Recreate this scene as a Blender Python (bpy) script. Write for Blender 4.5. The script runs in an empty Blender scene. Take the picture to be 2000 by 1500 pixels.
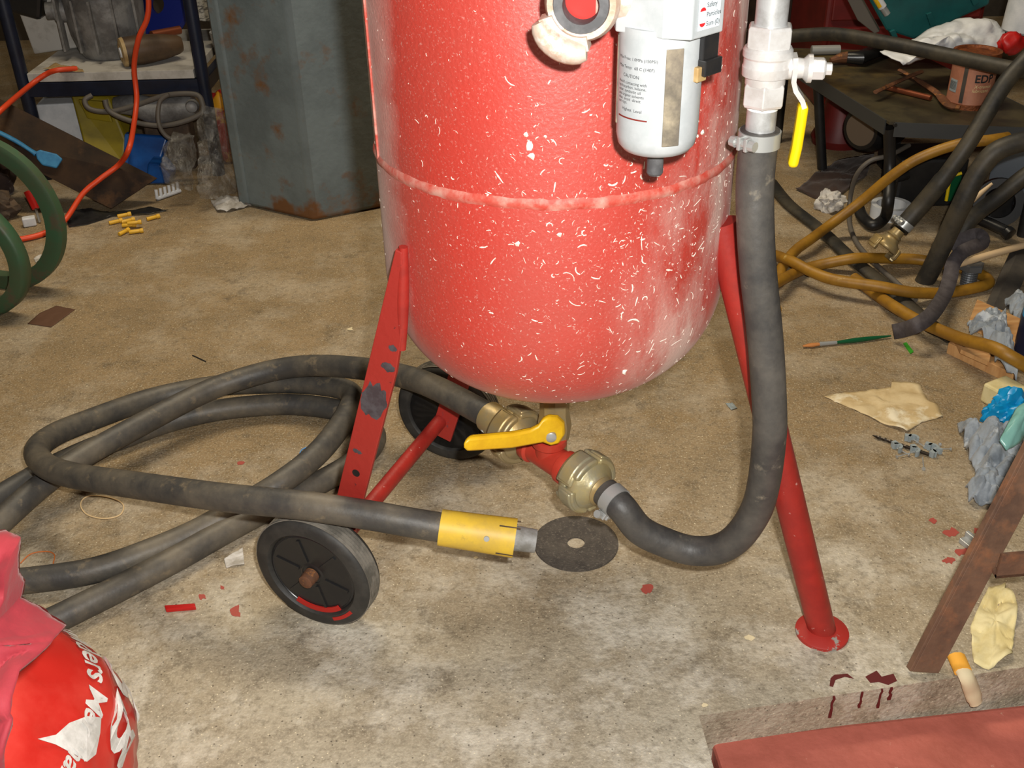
import bpy, bmesh, math, random
from mathutils import Vector, Matrix, noise
random.seed(7)
# ---------------------------------------------------------------- camera, world, lights
FPX, VPX, VPY, CAMH = 2100.0, 85.0, 3440.0, 1.0        # focal length in px (2000 px frame), nadir vanishing point
_up = -Vector((VPX, -VPY, -FPX)).normalized()
_fw = Vector((0, 0, -1)); _Y = (_fw - _up * _fw.dot(_up)).normalized(); _X = _Y.cross(_up)
CAMROT = Matrix((_X, _Y, _up))                          # camera space -> world
scene = bpy.context.scene
col = scene.collection
cam_data = bpy.data.cameras.new('camera'); cam = bpy.data.objects.new('camera', cam_data); col.objects.link(cam)
cam_data.sensor_fit = 'HORIZONTAL'; cam_data.sensor_width = 36; cam_data.lens = FPX / 2000 * 36
cam_data.clip_start = .02; cam_data.clip_end = 50
cam.matrix_world = Matrix.Translation((0, 0, CAMH)) @ CAMROT.to_4x4()
scene.camera = cam
world = bpy.data.worlds.new('world'); scene.world = world; world.use_nodes = True
world.node_tree.nodes['Background'].inputs[0].default_value = (.9, .85, .75, 1)
world.node_tree.nodes['Background'].inputs[1].default_value = .02
def lamp(name, kind, loc, power, color, **kw):
    d = bpy.data.lights.new(name, kind); d.energy = power; d.color = color
    for k, v in kw.items(): setattr(d, k, v)
    o = bpy.data.objects.new(name, d); o.location = loc; col.objects.link(o); return o
flash_pos = Vector((0, 0, CAMH)) + CAMROT @ Vector((.045, .055, 0))
lamp('flash', 'POINT', flash_pos, 34, (1, .975, .93), shadow_soft_size=.014)
lamp('back_fill', 'AREA', (-.2, 2.3, 2.5), 19, (1, .86, .64), shape='RECTANGLE', size=1.6, size_y=.3)  # unseen warm fill added overhead to brighten the floor at the back
vs = scene.view_settings
vs.view_transform = 'Standard'; vs.look = 'None'; vs.exposure = 1.3; vs.gamma = 1; vs.use_curve_mapping = False

# ---------------------------------------------------------------- helpers
def V(*a): return Vector(a)
def ray(px, py): return (CAMROT @ V(px - 1000, -(py - 750), -FPX)).normalized()
def at(px, py, z=None, Y=None):
    d = ray(px, py); t = (z - CAMH) / d.z if Y is None else Y / d.y
    return V(0, 0, CAMH) + d * t
def lin(c): return tuple(((x / 255) / 12.92 if x / 255 <= .04045 else ((x / 255 + .055) / 1.055) ** 2.4) for x in c)
def cr(pts, n=8, closed=False):
    P = [Vector(p) for p in pts]; out = []; N = len(P)
    for i in range(N if closed else N - 1):
        g = (lambda k: P[k % N]) if closed else (lambda k: P[max(0, min(N - 1, k))])
        a, b, c, d = g(i - 1), g(i), g(i + 1), g(i + 2)
        for j in range(n):
            t = j / n
            out.append(.5 * (2 * b + (c - a) * t + (2 * a - 5 * b + 4 * c - d) * t * t + (3 * b - a - 3 * c + d) * t ** 3))
    if not closed: out.append(P[-1].copy())
    return out
def frame(d):
    d = d.normalized(); u = d.cross(V(0, 0, 1))
    if u.length < 1e-3: u = V(1, 0, 0)
    u.normalize(); return u, d.cross(u)
class MB:
    def __init__(s): s.v = []; s.f = []
    def add(s, vs_, fs):
        o = len(s.v); s.v += [Vector(p) for p in vs_]; s.f += [tuple(i + o for i in f) for f in fs]; return s
    def box(s, c, size, R=None):
        c = Vector(c); hx, hy, hz = [k / 2 for k in size]; R = R or Matrix.Identity(3)
        vs_ = [c + R @ V(x, y, z) for x in (-hx, hx) for y in (-hy, hy) for z in (-hz, hz)]
        return s.add(vs_, [(0, 1, 3, 2), (4, 6, 7, 5), (0, 4, 5, 1), (2, 3, 7, 6), (0, 2, 6, 4), (1, 5, 7, 3)])
    def hexa(s, a, b):       # two corresponding quads -> solid
        return s.add(list(a) + list(b), [(3, 2, 1, 0), (4, 5, 6, 7)] + [(i, (i + 1) % 4, 4 + (i + 1) % 4, 4 + i) for i in range(4)])
    def tube(s, pts, r, seg=12, cap=True, closed=False, flat=None):
        P = [Vector(p) for p in pts]; N = len(P); rs = r if isinstance(r, (list, tuple)) else [r] * N
        vs_ = []; u = None
        for i in range(N):
            d = (P[(i + 1) % N] - P[i - 1]) if closed else (P[min(i + 1, N - 1)] - P[max(i - 1, 0)])
            d.normalize()
            if u is None: u, w = frame(d)
            else:
                u = (u - d * u.dot(d))
                if u.length < 1e-5: u, w = frame(d)
                u.normalize(); w = d.cross(u)
            for k in range(seg):
                a = 2 * math.pi * k / seg
                vs_.append(P[i] + rs[i] * (math.cos(a) * u + math.sin(a) * w * (flat or 1)))
        fs = [(i * seg + k, i * seg + (k + 1) % seg, ((i + 1) % N) * seg + (k + 1) % seg, ((i + 1) % N) * seg + k)
              for i in range(N if closed else N - 1) for k in range(seg)]
        if cap and not closed: fs += [tuple(range(seg))[::-1], tuple((N - 1) * seg + k for k in range(seg))]
        return s.add(vs_, fs)
    def lathe(s, o, ax, prof, seg=32, ref=None):   # prof: (height along axis, radius)
        o = Vector(o); ax = Vector(ax).normalized(); u, w = frame(ax)
        if ref is not None: u = (Vector(ref) - ax * Vector(ref).dot(ax)).normalized(); w = ax.cross(u)
        vs_ = [o + ax * h + r * (math.cos(2 * math.pi * k / seg) * u + math.sin(2 * math.pi * k / seg) * w) for h, r in prof for k in range(seg)]
        fs = [(i * seg + k, i * seg + (k + 1) % seg, (i + 1) * seg + (k + 1) % seg, (i + 1) * seg + k) for i in range(len(prof) - 1) for k in range(seg)]
        fs += [tuple(range(seg))[::-1], tuple((len(prof) - 1) * seg + k for k in range(seg))]
        return s.add(vs_, fs)
    def prism(s, poly, off):   # 3d polygon extruded along off
        n = len(poly); off = Vector(off)
        return s.add([Vector(p) for p in poly] + [Vector(p) + off for p in poly],
                     [tuple(range(n))[::-1], tuple(range(n, 2 * n))] + [(i, (i + 1) % n, n + (i + 1) % n, n + i) for i in range(n)])
    def arc(s, o, ax, ref, a0, a1, r0, r1, h0, h1, n=8):   # curved block about an axis
        o = Vector(o); ax = Vector(ax).normalized(); u = (Vector(ref) - ax * Vector(ref).dot(ax)).normalized(); w = ax.cross(u)
        vs_ = []
        for i in range(n + 1):
            a = math.radians(a0 + (a1 - a0) * i / n); d = math.cos(a) * u + math.sin(a) * w
            vs_ += [o + d * r + ax * h for r, h in ((r0, h0), (r1, h0), (r1, h1), (r0, h1))]
        fs = [(i * 4 + k, i * 4 + (k + 1) % 4, i * 4 + 4 + (k + 1) % 4, i * 4 + 4 + k) for i in range(n) for k in range(4)]
        return s.add(vs_, fs + [(3, 2, 1, 0), tuple(n * 4 + k for k in range(4))])
    def lump(s, c, rad, amp=.1, freq=8, sub=4, floor=None, seed=0, R=None):
        bm = bmesh.new(); bmesh.ops.create_icosphere(bm, subdivisions=sub, radius=1); c = Vector(c); vs_ = []
        for v in bm.verts:
            d = v.co.normalized(); k = 1 + amp * noise.fractal(d * freq * .25 + V(seed, seed * 1.7, 0), 1, 2, 4)
            p = V(d.x * rad[0], d.y * rad[1], d.z * rad[2]) * k
            p = c + (R @ p if R else p)
            if floor is not None and p.z < floor: p.z = floor + (p.z - floor) * .02
            vs_.append(p)
        s.add(vs_, [tuple(v.index for v in f.verts) for f in bm.faces]); bm.free(); return s
    def sheet(s, loop, amp=.01, freq=30, h=0, rings=10, n=72, seed=0, up=(0, 0, 1), base=None, jag=0):
        L = [Vector(p) for p in loop]; N = len(L); per = []; up = Vector(up)
        lens = [(L[(i + 1) % N] - L[i]).length for i in range(N)]; tot = sum(lens)
        for i in range(N):
            m = max(1, round(n * lens[i] / tot))
            for j in range(m): per.append(L[i].lerp(L[(i + 1) % N], j / m))
        c = sum(L, Vector()) / N; K = len(per)
        if jag: per = [p + (p - c) * jag * noise.noise(p * 60 + V(seed, 0, 0)) for p in per]
        vs_ = []
        for k in range(1, rings + 1):
            for p in per:
                q = c.lerp(p, k / rings); t = k / rings
                d = amp * (abs(noise.noise(q * freq + V(seed, 3, 1))) * 1.6 + .6 * abs(noise.noise(q * freq * 2.3 + V(1, seed, 5))) - .3 * abs(noise.noise(q * freq * 4.1 + V(7, seed, 2)))) + h * (1 - t * t)
                q = q + up * d
                vs_.append(q)
        vs_.append(c + up * (h + amp * .5))
        o = len(vs_) - 1
        fs = [((k - 1) * K + i, (k - 1) * K + (i + 1) % K, k * K + (i + 1) % K, k * K + i) for k in range(1, rings) for i in range(K)]
        fs += [(o, (i + 1) % K, i) for i in range(K)]
        return s.add(vs_, fs)
    def build(s, name, mat, parent=None, smooth=35, bevel=0, solid=0, origin=None):
        me = bpy.data.meshes.new(name)
        if parent is not None: org = ORG[parent]
        elif origin is not None: org = Vector(origin)
        else:
            xs = [v.x for v in s.v]; ys = [v.y for v in s.v]; org = V((min(xs) + max(xs)) / 2, (min(ys) + max(ys)) / 2, min(v.z for v in s.v))
        me.from_pydata([tuple(v - org) for v in s.v], [], s.f); me.update()
        bm = bmesh.new(); bm.from_mesh(me); bmesh.ops.recalc_face_normals(bm, faces=bm.faces); bm.to_mesh(me); bm.free()
        if smooth:
            me.shade_smooth(); me.set_sharp_from_angle(angle=math.radians(smooth))
        me.materials.append(mat)
        o = bpy.data.objects.new(name, me); col.objects.link(o)
        if parent is not None: o.parent = parent
        else: o.location = org
        ORG[o] = org
        if solid:
            m = o.modifiers.new('solid', 'SOLIDIFY'); m.thickness = solid; m.offset = 0
        if bevel:
            m = o.modifiers.new('bevel', 'BEVEL'); m.width = bevel; m.segments = 2; m.limit_method = 'ANGLE'; m.angle_limit = math.radians(40)
        return o
ORG = {}
def tag(o, label, cat, group=None):
    o['label'] = label; o['category'] = cat
    if group: o['group'] = group
    return o
def struct(o): o['kind'] = 'structure'; return o
def thing(name, loc, label, cat, group=None):
    o = bpy.data.objects.new(name, None); col.objects.link(o); o.location = loc; o.empty_display_size = .05; ORG[o] = Vector(loc)
    return tag(o, label, cat, group)
def copy_tree(o, loc, rot=None, label=None, parent=None):
    c = o.copy(); col.objects.link(c); ORG[c] = Vector(loc)
    if parent is None:
        c.location = loc
        if rot: c.rotation_euler = rot
        if label: c['label'] = label
    else: c.parent = parent
    for ch in [x for x in bpy.data.objects if x.parent == o]: copy_tree(ch, loc, parent=c)
    return c
def text2d(body, size=1, shear=0, align='LEFT', bold=0):
    cu = bpy.data.curves.new('t', 'FONT'); cu.body = body; cu.size = size; cu.shear = shear; cu.align_x = align; cu.resolution_u = 3; cu.offset = bold
    o = bpy.data.objects.new('t', cu); col.objects.link(o)
    me = bpy.data.meshes.new_from_object(o.evaluated_get(bpy.context.evaluated_depsgraph_get()))
    vs_ = [v.co.xy for v in me.vertices]; fs = [tuple(p.vertices) for p in me.polygons]
    bpy.data.objects.remove(o); bpy.data.curves.remove(cu); bpy.data.meshes.remove(me)
    return vs_, fs
def text_on(mb, body, size, fn, **kw):
    vs_, fs = text2d(body, size, **kw); mb.add([fn(p.x, p.y) for p in vs_], fs); return mb

# ---------------------------------------------------------------- materials
def M(name, c, rough=.5, metal=0, c2=None, scale=20, lo=.42, hi=.6, c3=None, scale3=60, lo3=.55, hi3=.62, bump=0, bscale=80, sheen=0, coat=0,
      alpha=1, stretch=None, spec=.5, trans=0, emit=None):
    m = bpy.data.materials.new(name); m.use_nodes = True; nt = m.node_tree; N = nt.nodes; L = nt.links; b = N['Principled BSDF']
    b.inputs['Roughness'].default_value = rough; b.inputs['Metallic'].default_value = metal; b.inputs['Specular IOR Level'].default_value = spec
    b.inputs['Base Color'].default_value = (*lin(c), 1)
    if sheen:
        b.inputs['Sheen Weight'].default_value = sheen; b.inputs['Sheen Roughness'].default_value = .45; b.inputs['Sheen Tint'].default_value = (1, .93, .87, 1)
    if coat: b.inputs['Coat Weight'].default_value = coat; b.inputs['Coat Roughness'].default_value = .12
    if alpha < 1: b.inputs['Alpha'].default_value = alpha
    if trans: b.inputs['Transmission Weight'].default_value = trans
    tc = N.new('ShaderNodeTexCoord'); src = tc.outputs['Object']
    if stretch:
        mp = N.new('ShaderNodeMapping'); mp.inputs['Scale'].default_value = stretch; L.new(src, mp.inputs['Vector']); src = mp.outputs[0]
    def layer(prev, cc, sc, lo_, hi_, det=7):
        n = N.new('ShaderNodeTexNoise'); n.inputs['Scale'].default_value = sc; n.inputs['Detail'].default_value = det; n.inputs['Roughness'].default_value = .65
        L.new(src, n.inputs['Vector'])
        r = N.new('ShaderNodeMapRange'); r.inputs[1].default_value = lo_; r.inputs[2].default_value = hi_; L.new(n.outputs[0], r.inputs[0])
        x = N.new('ShaderNodeMix'); x.data_type = 'RGBA'; L.new(r.outputs[0], x.inputs[0])
        if isinstance(prev, tuple): x.inputs[6].default_value = prev
        else: L.new(prev, x.inputs[6])
        x.inputs[7].default_value = (*lin(cc), 1); return x.outputs[2]
    out = (*lin(c), 1)
    if c2: out = layer(out, c2, scale, lo, hi)
    if c3: out = layer(out, c3, scale3, lo3, hi3)
    if not isinstance(out, tuple): L.new(out, b.inputs['Base Color'])
    if bump:
        n = N.new('ShaderNodeTexNoise'); n.inputs['Scale'].default_value = bscale; n.inputs['Detail'].default_value = 5; L.new(src, n.inputs['Vector'])
        bp = N.new('ShaderNodeBump'); bp.inputs['Strength'].default_value = bump; bp.inputs['Distance'].default_value = .004; L.new(n.outputs[0], bp.inputs['Height']); L.new(bp.outputs[0], b.inputs['Normal'])
    return m
def floor_mat():
    m = M('concrete_floor', (128, 110, 84), .8, bump=.55, bscale=160); nt = m.node_tree; N = nt.nodes; L = nt.links; b = N['Principled BSDF']
    tc = N.new('ShaderNodeTexCoord'); src = tc.outputs['Object']
    def noi(sc, det=8, rough=.65):
        n = N.new('ShaderNodeTexNoise'); n.inputs['Scale'].default_value = sc; n.inputs['Detail'].default_value = det; n.inputs['Roughness'].default_value = rough; L.new(src, n.inputs['Vector']); return n.outputs[0]
    def rng(x, lo, hi, a=0, c=1):
        r = N.new('ShaderNodeMapRange'); r.inputs[1].default_value = lo; r.inputs[2].default_value = hi; r.inputs[3].default_value = a; r.inputs[4].default_value = c; L.new(x, r.inputs[0]); return r.outputs[0]
    def mix(fac, a, c):
        x = N.new('ShaderNodeMix'); x.data_type = 'RGBA'; L.new(fac, x.inputs[0])
        for s, k in ((a, 6), (c, 7)):
            if isinstance(s, tuple): x.inputs[k].default_value = (*lin(s), 1)
            else: L.new(s, x.inputs[k])
        return x.outputs[2]
    def math_(op, a, c):
        q = N.new('ShaderNodeMath'); q.operation = op
        for s, k in ((a, 0), (c, 1)):
            if isinstance(s, (int, float)): q.inputs[k].default_value = s
            else: L.new(s, q.inputs[k])
        return q.outputs[0]
    # brown at the far end, paler grey at the near end (object Y runs away from the camera)
    sep = N.new('ShaderNodeSeparateXYZ'); L.new(src, sep.inputs[0])
    edge = math_('ADD', sep.outputs[1], math_('MULTIPLY', noi(2.2, 4), .9))
    grey = rng(edge, 1.15, 1.9, 1, 0)
    base = mix(grey, FLOOR_BROWN, FLOOR_GREY)
    base = mix(rng(noi(9), .40, .62), base, mix(grey, FLOOR_BROWN2, FLOOR_GREY2))
    base = mix(math_('MULTIPLY', rng(noi(5.5, 10, .72), .47, .62), rng(grey, 0, 1, .2, .8)), base, (226, 220, 205))    # pale dusty cement
    base = mix(math_('MULTIPLY', rng(noi(13, 9, .7), .56, .68), .65), base, (84, 72, 54))     # oily stains
    base = mix(math_('MULTIPLY', rng(noi(90, 4, .6), .48, .72), .55), base, (96, 86, 68))
    base = mix(math_('MULTIPLY', rng(noi(330, 3, .6), .50, .68), .40), base, (210, 198, 172))
    v = N.new('ShaderNodeTexVoronoi'); v.inputs['Scale'].default_value = 190; L.new(src, v.inputs['Vector'])
    sel = N.new('ShaderNodeSeparateXYZ'); L.new(v.outputs['Color'], sel.inputs[0])
    spk = math_('MULTIPLY', rng(v.outputs['Distance'], .10, .22, 1, 0), rng(sel.outputs[0], .74, .78))
    base = mix(math_('MULTIPLY', spk, .8), base, (235, 222, 190))
    spd = math_('MULTIPLY', rng(v.outputs['Distance'], .16, .26, 1, 0), rng(sel.outputs[1], .88, .9))
    base = mix(math_('MULTIPLY', spd, .7), base, (50, 42, 32))
    L.new(base, b.inputs['Base Color']); return m
FLOOR_BROWN, FLOOR_BROWN2 = (148, 124, 88), (134, 112, 78)
FLOOR_GREY, FLOOR_GREY2 = (178, 170, 151), (160, 150, 130)
def tank_mat():
    m = M('red_paint', (196, 38, 24), .47, spec=.9, bump=.2, bscale=260, coat=.8, sheen=.08); nt = m.node_tree; N = nt.nodes; L = nt.links; b = N['Principled BSDF']
    tc = N.new('ShaderNodeTexCoord'); src = tc.outputs['Object']
    def noi(sc, det=8, rough=.6, stretch=None):
        n = N.new('ShaderNodeTexNoise'); n.inputs['Scale'].default_value = sc; n.inputs['Detail'].default_value = det; n.inputs['Roughness'].default_value = rough
        if stretch:
            mp = N.new('ShaderNodeMapping'); mp.inputs['Scale'].default_value = stretch; L.new(src, mp.inputs['Vector']); L.new(mp.outputs[0], n.inputs['Vector'])
        else: L.new(src, n.inputs['Vector'])
        return n.outputs[0]
    def rng(x, lo, hi, a=0, c=1):
        r = N.new('ShaderNodeMapRange'); r.inputs[1].default_value = lo; r.inputs[2].default_value = hi; r.inputs[3].default_value = a; r.inputs[4].default_value = c; L.new(x, r.inputs[0]); return r.outputs[0]
    def mth(op, a, c):
        q = N.new('ShaderNodeMath'); q.operation = op
        for s, k in ((a, 0), (c, 1)):
            if isinstance(s, (int, float)): q.inputs[k].default_value = s
            else: L.new(s, q.inputs[k])
        return q.outputs[0]
    def mix(fac, a, c):
        x = N.new('ShaderNodeMix'); x.data_type = 'RGBA'; L.new(fac, x.inputs[0])
        for s, k in ((a, 6), (c, 7)):
            if isinstance(s, tuple): x.inputs[k].default_value = (*lin(s), 1)
            else: L.new(s, x.inputs[k])
        return x.outputs[2]
    base = mix(rng(noi(7), .42, .62), (188, 51, 38), (180, 58, 46))
    # blast dust: settled on the right-hand flank and low dome, patchy with wiped streaks
    sep = N.new('ShaderNodeSeparateXYZ'); L.new(src, sep.inputs[0])
    flank = rng(mth('ADD', sep.outputs[0], mth('MULTIPLY', mth('SUBTRACT', noi(9, 6), .5), .16)), .085, .19)
    lowd = mth('MULTIPLY', rng(sep.outputs[2], .60, .40), rng(sep.outputs[0], .04, .14))
    streak = rng(noi(13, 9, .68, (1, 1, .4)), .42, .60)
    dust = mth('MULTIPLY', mth('MAXIMUM', flank, lowd), streak)
    left = mth('MULTIPLY', rng(mth('ADD', sep.outputs[0], mth('MULTIPLY', mth('SUBTRACT', noi(14, 6), .5), .05)), -.160, -.196), .75)
    dust = mth('MINIMUM', mth('ADD', mth('MAXIMUM', dust, left), mth('MULTIPLY', rng(noi(420, 2), .60, .72), .3)), .85)
    base = mix(dust, base, (214, 186, 174))
    b.inputs['Coat Roughness'].default_value = .48; L.new(base, b.inputs['Base Color']); L.new(rng(dust, 0, .8, .47, .85), b.inputs['Roughness']); return m
MT = dict(
    floor=floor_mat(), tank=tank_mat(),
    wall=M('dark_plaster', (70, 62, 52), .9, c2=(48, 42, 36), scale=4, bump=.3, bscale=30),
    red=M('red_leg_paint', (164, 44, 36), .42, c2=(148, 40, 34), scale=25, c3=(205, 150, 140), scale3=70, lo3=.66, hi3=.72, bump=.15),
    strap=M('worn_red_strap', (162, 46, 38), .5, c2=(66, 62, 72), scale=11, lo=.60, hi=.64, c3=(60, 40, 42), scale3=60, lo3=.66, hi3=.70, bump=.2),
    bead=M('dusty_weld', (190, 66, 52), .6, c2=(196, 96, 82), scale=60, c3=(206, 150, 136), scale3=40, lo3=.44, hi3=.66),
    fleck=M('dried_spatter', (236, 226, 212), .7),
    teered=M('bright_red_tee', (188, 62, 46), .35, c2=(176, 56, 42), scale=20),
    footm=M('chipped_red_foot', (168, 46, 38), .5, c2=(150, 146, 138), scale=45, lo=.56, hi=.60), patch=M('bare_dark_metal', (66, 58, 62), .5, c2=(84, 80, 84), scale=60),
    splash=M('faded_red_splash', (166, 74, 62), .7),
    hose=M('black_rubber', (60, 59, 58), .5, c2=(92, 88, 82), scale=14, lo=.4, hi=.66, c3=(150, 140, 122), scale3=40, lo3=.60, hi3=.78, bump=.15, bscale=120),
    hosed=M('dusty_black_hose', (66, 64, 61), .52, c2=(108, 100, 86), scale=11, lo=.42, hi=.68, c3=(140, 124, 98), scale3=30, lo3=.58, hi3=.76, bump=.2),
    hose2=M('old_black_hose', (40, 39, 36), .55, c2=(70, 64, 52), scale=12, bump=.1),
    blackp=M('black_plastic', (34, 34, 35), .3, c2=(44, 42, 40), scale=30, lo=.5, hi=.75),
    tyre=M('tyre_rubber', (44, 43, 41), .6, c2=(60, 58, 54), scale=25, bump=.15), tread=M('dusty_tread', (128, 122, 112), .8, c2=(92, 88, 80), scale=40, bump=.2),
    redblot=M('red_blot', (178, 34, 26), .5),
    rust=M('rusty_steel', (122, 76, 46), .75, c2=(92, 62, 44), scale=30, c3=(150, 96, 50), scale3=60, bump=.4),
    angle=M('rusty_angle_iron', (116, 86, 66), .72, c2=(92, 68, 54), scale=14, c3=(136, 92, 64), scale3=40, lo3=.5, hi3=.7, bump=.3),
    brass=M('dull_brass', (160, 144, 108), .4, .4, c2=(176, 150, 96), scale=30, bump=.15),
    claw=M('zinc_passivated', (162, 156, 130), .38, .4, c2=(178, 164, 120), scale=35, bump=.2),
    cast=M('old_cast_coupling', (206, 186, 172), .55, .2, c2=(180, 150, 128), scale=30, c3=(222, 212, 204), scale3=20, bump=.3),
    steel=M('galvanised_steel', (196, 198, 198), .35, .35, c2=(170, 170, 168), scale=40, bump=.08),
    chrome=M('nickel_plate', (222, 221, 219), .32, .3, c2=(206, 202, 198), scale=40, bump=.1),
    zinc=M('zinc_bolt', (178, 180, 178), .38, .4),
    yellow=M('yellow_handle', (236, 190, 30), .42, c2=(222, 172, 26), scale=30, c3=(90, 70, 30), scale3=70, lo3=.68, hi3=.73),
    yellow2=M('yellow_grip', (240, 206, 10), .4),
    ycan=M('yellow_nozzle_holder', (226, 188, 60), .5, c2=(206, 172, 70), scale=25, c3=(120, 108, 66), scale3=35, lo3=.60, hi3=.74),
    grey=M('grey_nozzle', (150, 150, 148), .6, c2=(120, 118, 112), scale=50),
    filt=M('silver_filter_paint', (176, 180, 182), .36, c2=(166, 171, 173), scale=40),
    glass=M('smoked_sight_glass', (112, 104, 94), .25, c2=(168, 156, 132), scale=22, lo=.4, hi=.66, c3=(78, 74, 68), scale3=14, lo3=.5, hi3=.68),
    label=M('pale_label', (206, 216, 222), .5), ink=M('black_print', (34, 34, 36), .6), inkr=M('red_print', (196, 40, 44), .5), inkl=M('dark_red_line', (120, 40, 30), .5),
    ptfe=M('white_tape', (240, 240, 236), .6),
    seal=M('rubber_seal', (72, 72, 74), .6, c2=(96, 96, 98), scale=40),
    disc=M('cutting_disc', (84, 77, 69), .85, c2=(70, 64, 58), scale=40, c3=(104, 96, 86), scale3=260, bump=.4, bscale=300),
    column=M('grey_blue_column_paint', (118, 130, 132), .6, c2=(102, 113, 115), scale=6, c3=(122, 86, 52), scale3=9, lo3=.56, hi3=.70, bump=.2),
    bag=M('red_plastic_bag', (186, 38, 30), .35, c2=(196, 58, 48), scale=9, coat=.2, bump=.2, bscale=20),
    cloth=M('crimson_cloth', (150, 40, 50), .8, c2=(134, 32, 44), scale=10, sheen=.08, bump=.3, bscale=60),
    bagtext=M('white_bag_print', (214, 212, 208), .4, c2=(180, 178, 172), scale=30),
    board=M('red_floor_paint', (160, 84, 70), .6, c2=(178, 96, 82), scale=9, c3=(206, 160, 140), scale3=55, lo3=.66, hi3=.74, bump=.35),
    drip=M('dark_red_paint_drip', (92, 26, 26), .5),
    navy=M('navy_enamel', (24, 32, 52), .4, c2=(18, 24, 40), scale=15),
    white=M('dirty_white_board', (196, 192, 184), .6, c2=(150, 144, 134), scale=14, lo=.48, hi=.7),
    pwhite=M('white_plastic', (222, 224, 226), .5, c2=(196, 200, 204), scale=12),
    greymet=M('grey_cast_alloy', (146, 145, 143), .55, .3, c2=(104, 102, 100), scale=14, bump=.25),
    brown=M('brown_bakelite', (88, 68, 48), .5, c2=(70, 54, 40), scale=18), cream=M('cream_plastic', (186, 160, 112), .5, c2=(160, 130, 84), scale=24),
    copper=M('copper', (150, 84, 56), .4, .6), blue=M('blue_plastic', (22, 84, 158), .4, c2=(16, 66, 130), scale=10), blued=M('blue_disc', (28, 40, 120), .4),
    bluep=M('pale_blue_paint', (52, 130, 176), .6, c2=(40, 112, 160), scale=40), ycase=M('yellow_case', (150, 132, 24), .45, c2=(128, 112, 22), scale=9),
    sheet=M('scorched_brown_sheet', (62, 44, 28), .6, 0, spec=.15, c2=(34, 24, 18), scale=5, c3=(92, 64, 38), scale3=7, lo3=.54, hi3=.68),
    cabred=M('dull_red_cabinet', (112, 26, 24), .5, c2=(96, 22, 20), scale=8), green=M('green_band', (70, 82, 58), .5, c2=(56, 92, 64), scale=6, c3=(84, 78, 60), scale3=11), orange=M('orange_cable', (226, 74, 34), .45),
    greyc=M('grey_cable', (98, 92, 84), .55), film=M('clear_film', (176, 174, 168), .14, c2=(120, 116, 108), scale=30, alpha=.42, bump=1, bscale=120, spec=1),
    tissue=M('white_tissue', (206, 202, 196), .8, c2=(170, 164, 154), scale=30), plug=M('yellow_wall_plug', (228, 178, 50), .5),
    redp=M('red_plastic', (190, 30, 26), .4), darkrag=M('dark_brown_rag', (58, 40, 32), .9, c2=(42, 28, 24), scale=20, sheen=.2), dirt=M('brown_clutter', (92, 74, 56), .8, c2=(64, 52, 42), scale=20),
    card=M('brown_card', (92, 62, 42), .8), paper=M('stained_paper', (214, 192, 148), .8, c2=(196, 170, 122), scale=18, c3=(232, 220, 190), scale3=12),
    papery=M('yellowed_paper', (222, 208, 158), .8, c2=(206, 188, 130), scale=20), news=M('newspaper', (168, 164, 154), .8, c2=(90, 88, 84), scale=70, lo=.5, hi=.56, stretch=(1, 1, 5)),
    rag=M('grey_rag', (150, 158, 166), .9, c2=(112, 120, 128), scale=18, c3=(186, 192, 198), scale3=14, sheen=.2, bump=.3),
    black=M('black_steel', (24, 24, 25), .45, c2=(36, 35, 34), scale=20), tabletop=M('stained_steel_top', (84, 76, 54), .5, .3, c2=(58, 52, 40), scale=9, c3=(116, 98, 56), scale3=6, lo3=.52, hi3=.7),
    rim=M('grey_table_rim', (66, 68, 68), .5, .2), mesh=M('vent_mesh', (120, 104, 86), .6), teal=M('teal_case', (14, 88, 88), .42, c2=(10, 70, 72), scale=8),
    tin=M('tin_label', (176, 118, 92), .5, c2=(160, 104, 80), scale=20), rustlid=M('rusty_lid', (136, 74, 34), .6, .3, c2=(100, 50, 24), scale=60, bump=.5, bscale=150),
    yhose=M('ochre_air_hose', (160, 116, 32), .5, c2=(138, 98, 28), scale=20, c3=(190, 160, 90), scale3=30, lo3=.66, hi3=.74), wood=M('pine', (206, 160, 106), .6, c2=(186, 136, 84), scale=12, stretch=(1, 6, 1)),
    woodp=M('pale_stick', (222, 192, 150), .6), strap2=M('grey_web_strap', (84, 78, 80), .75, c2=(70, 64, 66), scale=60), thread=M('grey_bolt', (120, 122, 124), .45, .6),
    plank=M('dark_channel', (72, 66, 58), .7, c2=(54, 50, 46), scale=12), greybox=M('grey_crate', (150, 160, 172), .6), bluec=M('bright_blue_film', (10, 140, 196), .3), navyp=M('navy_print', (34, 34, 54), .4),
    turq=M('turquoise_plastic', (140, 196, 188), .25, alpha=.85), gpale=M('pale_green', (120, 160, 90), .5), brushg=M('green_handle', (16, 84, 50), .35), bristle=M('orange_bristle', (190, 124, 66), .8), greenbit=M('green_sliver', (60, 160, 40), .5),
    clip=M('grey_cable_clip', (150, 160, 162), .5), drill=M('drill_steel', (70, 64, 58), .35, .8), rubber=M('tan_rubber_band', (214, 186, 140), .6), orub=M('orange_band', (200, 110, 50), .6), brub=M('blue_band', (90, 150, 210), .6),
    filter_orange=M('orange_tip', (236, 170, 60), .7), fawn=M('pale_crumb', (222, 206, 168), .8), packet=M('fruit_packet', (170, 40, 40), .3, c2=(210, 150, 40), scale=14, lo=.48, hi=.52),
)
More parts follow.
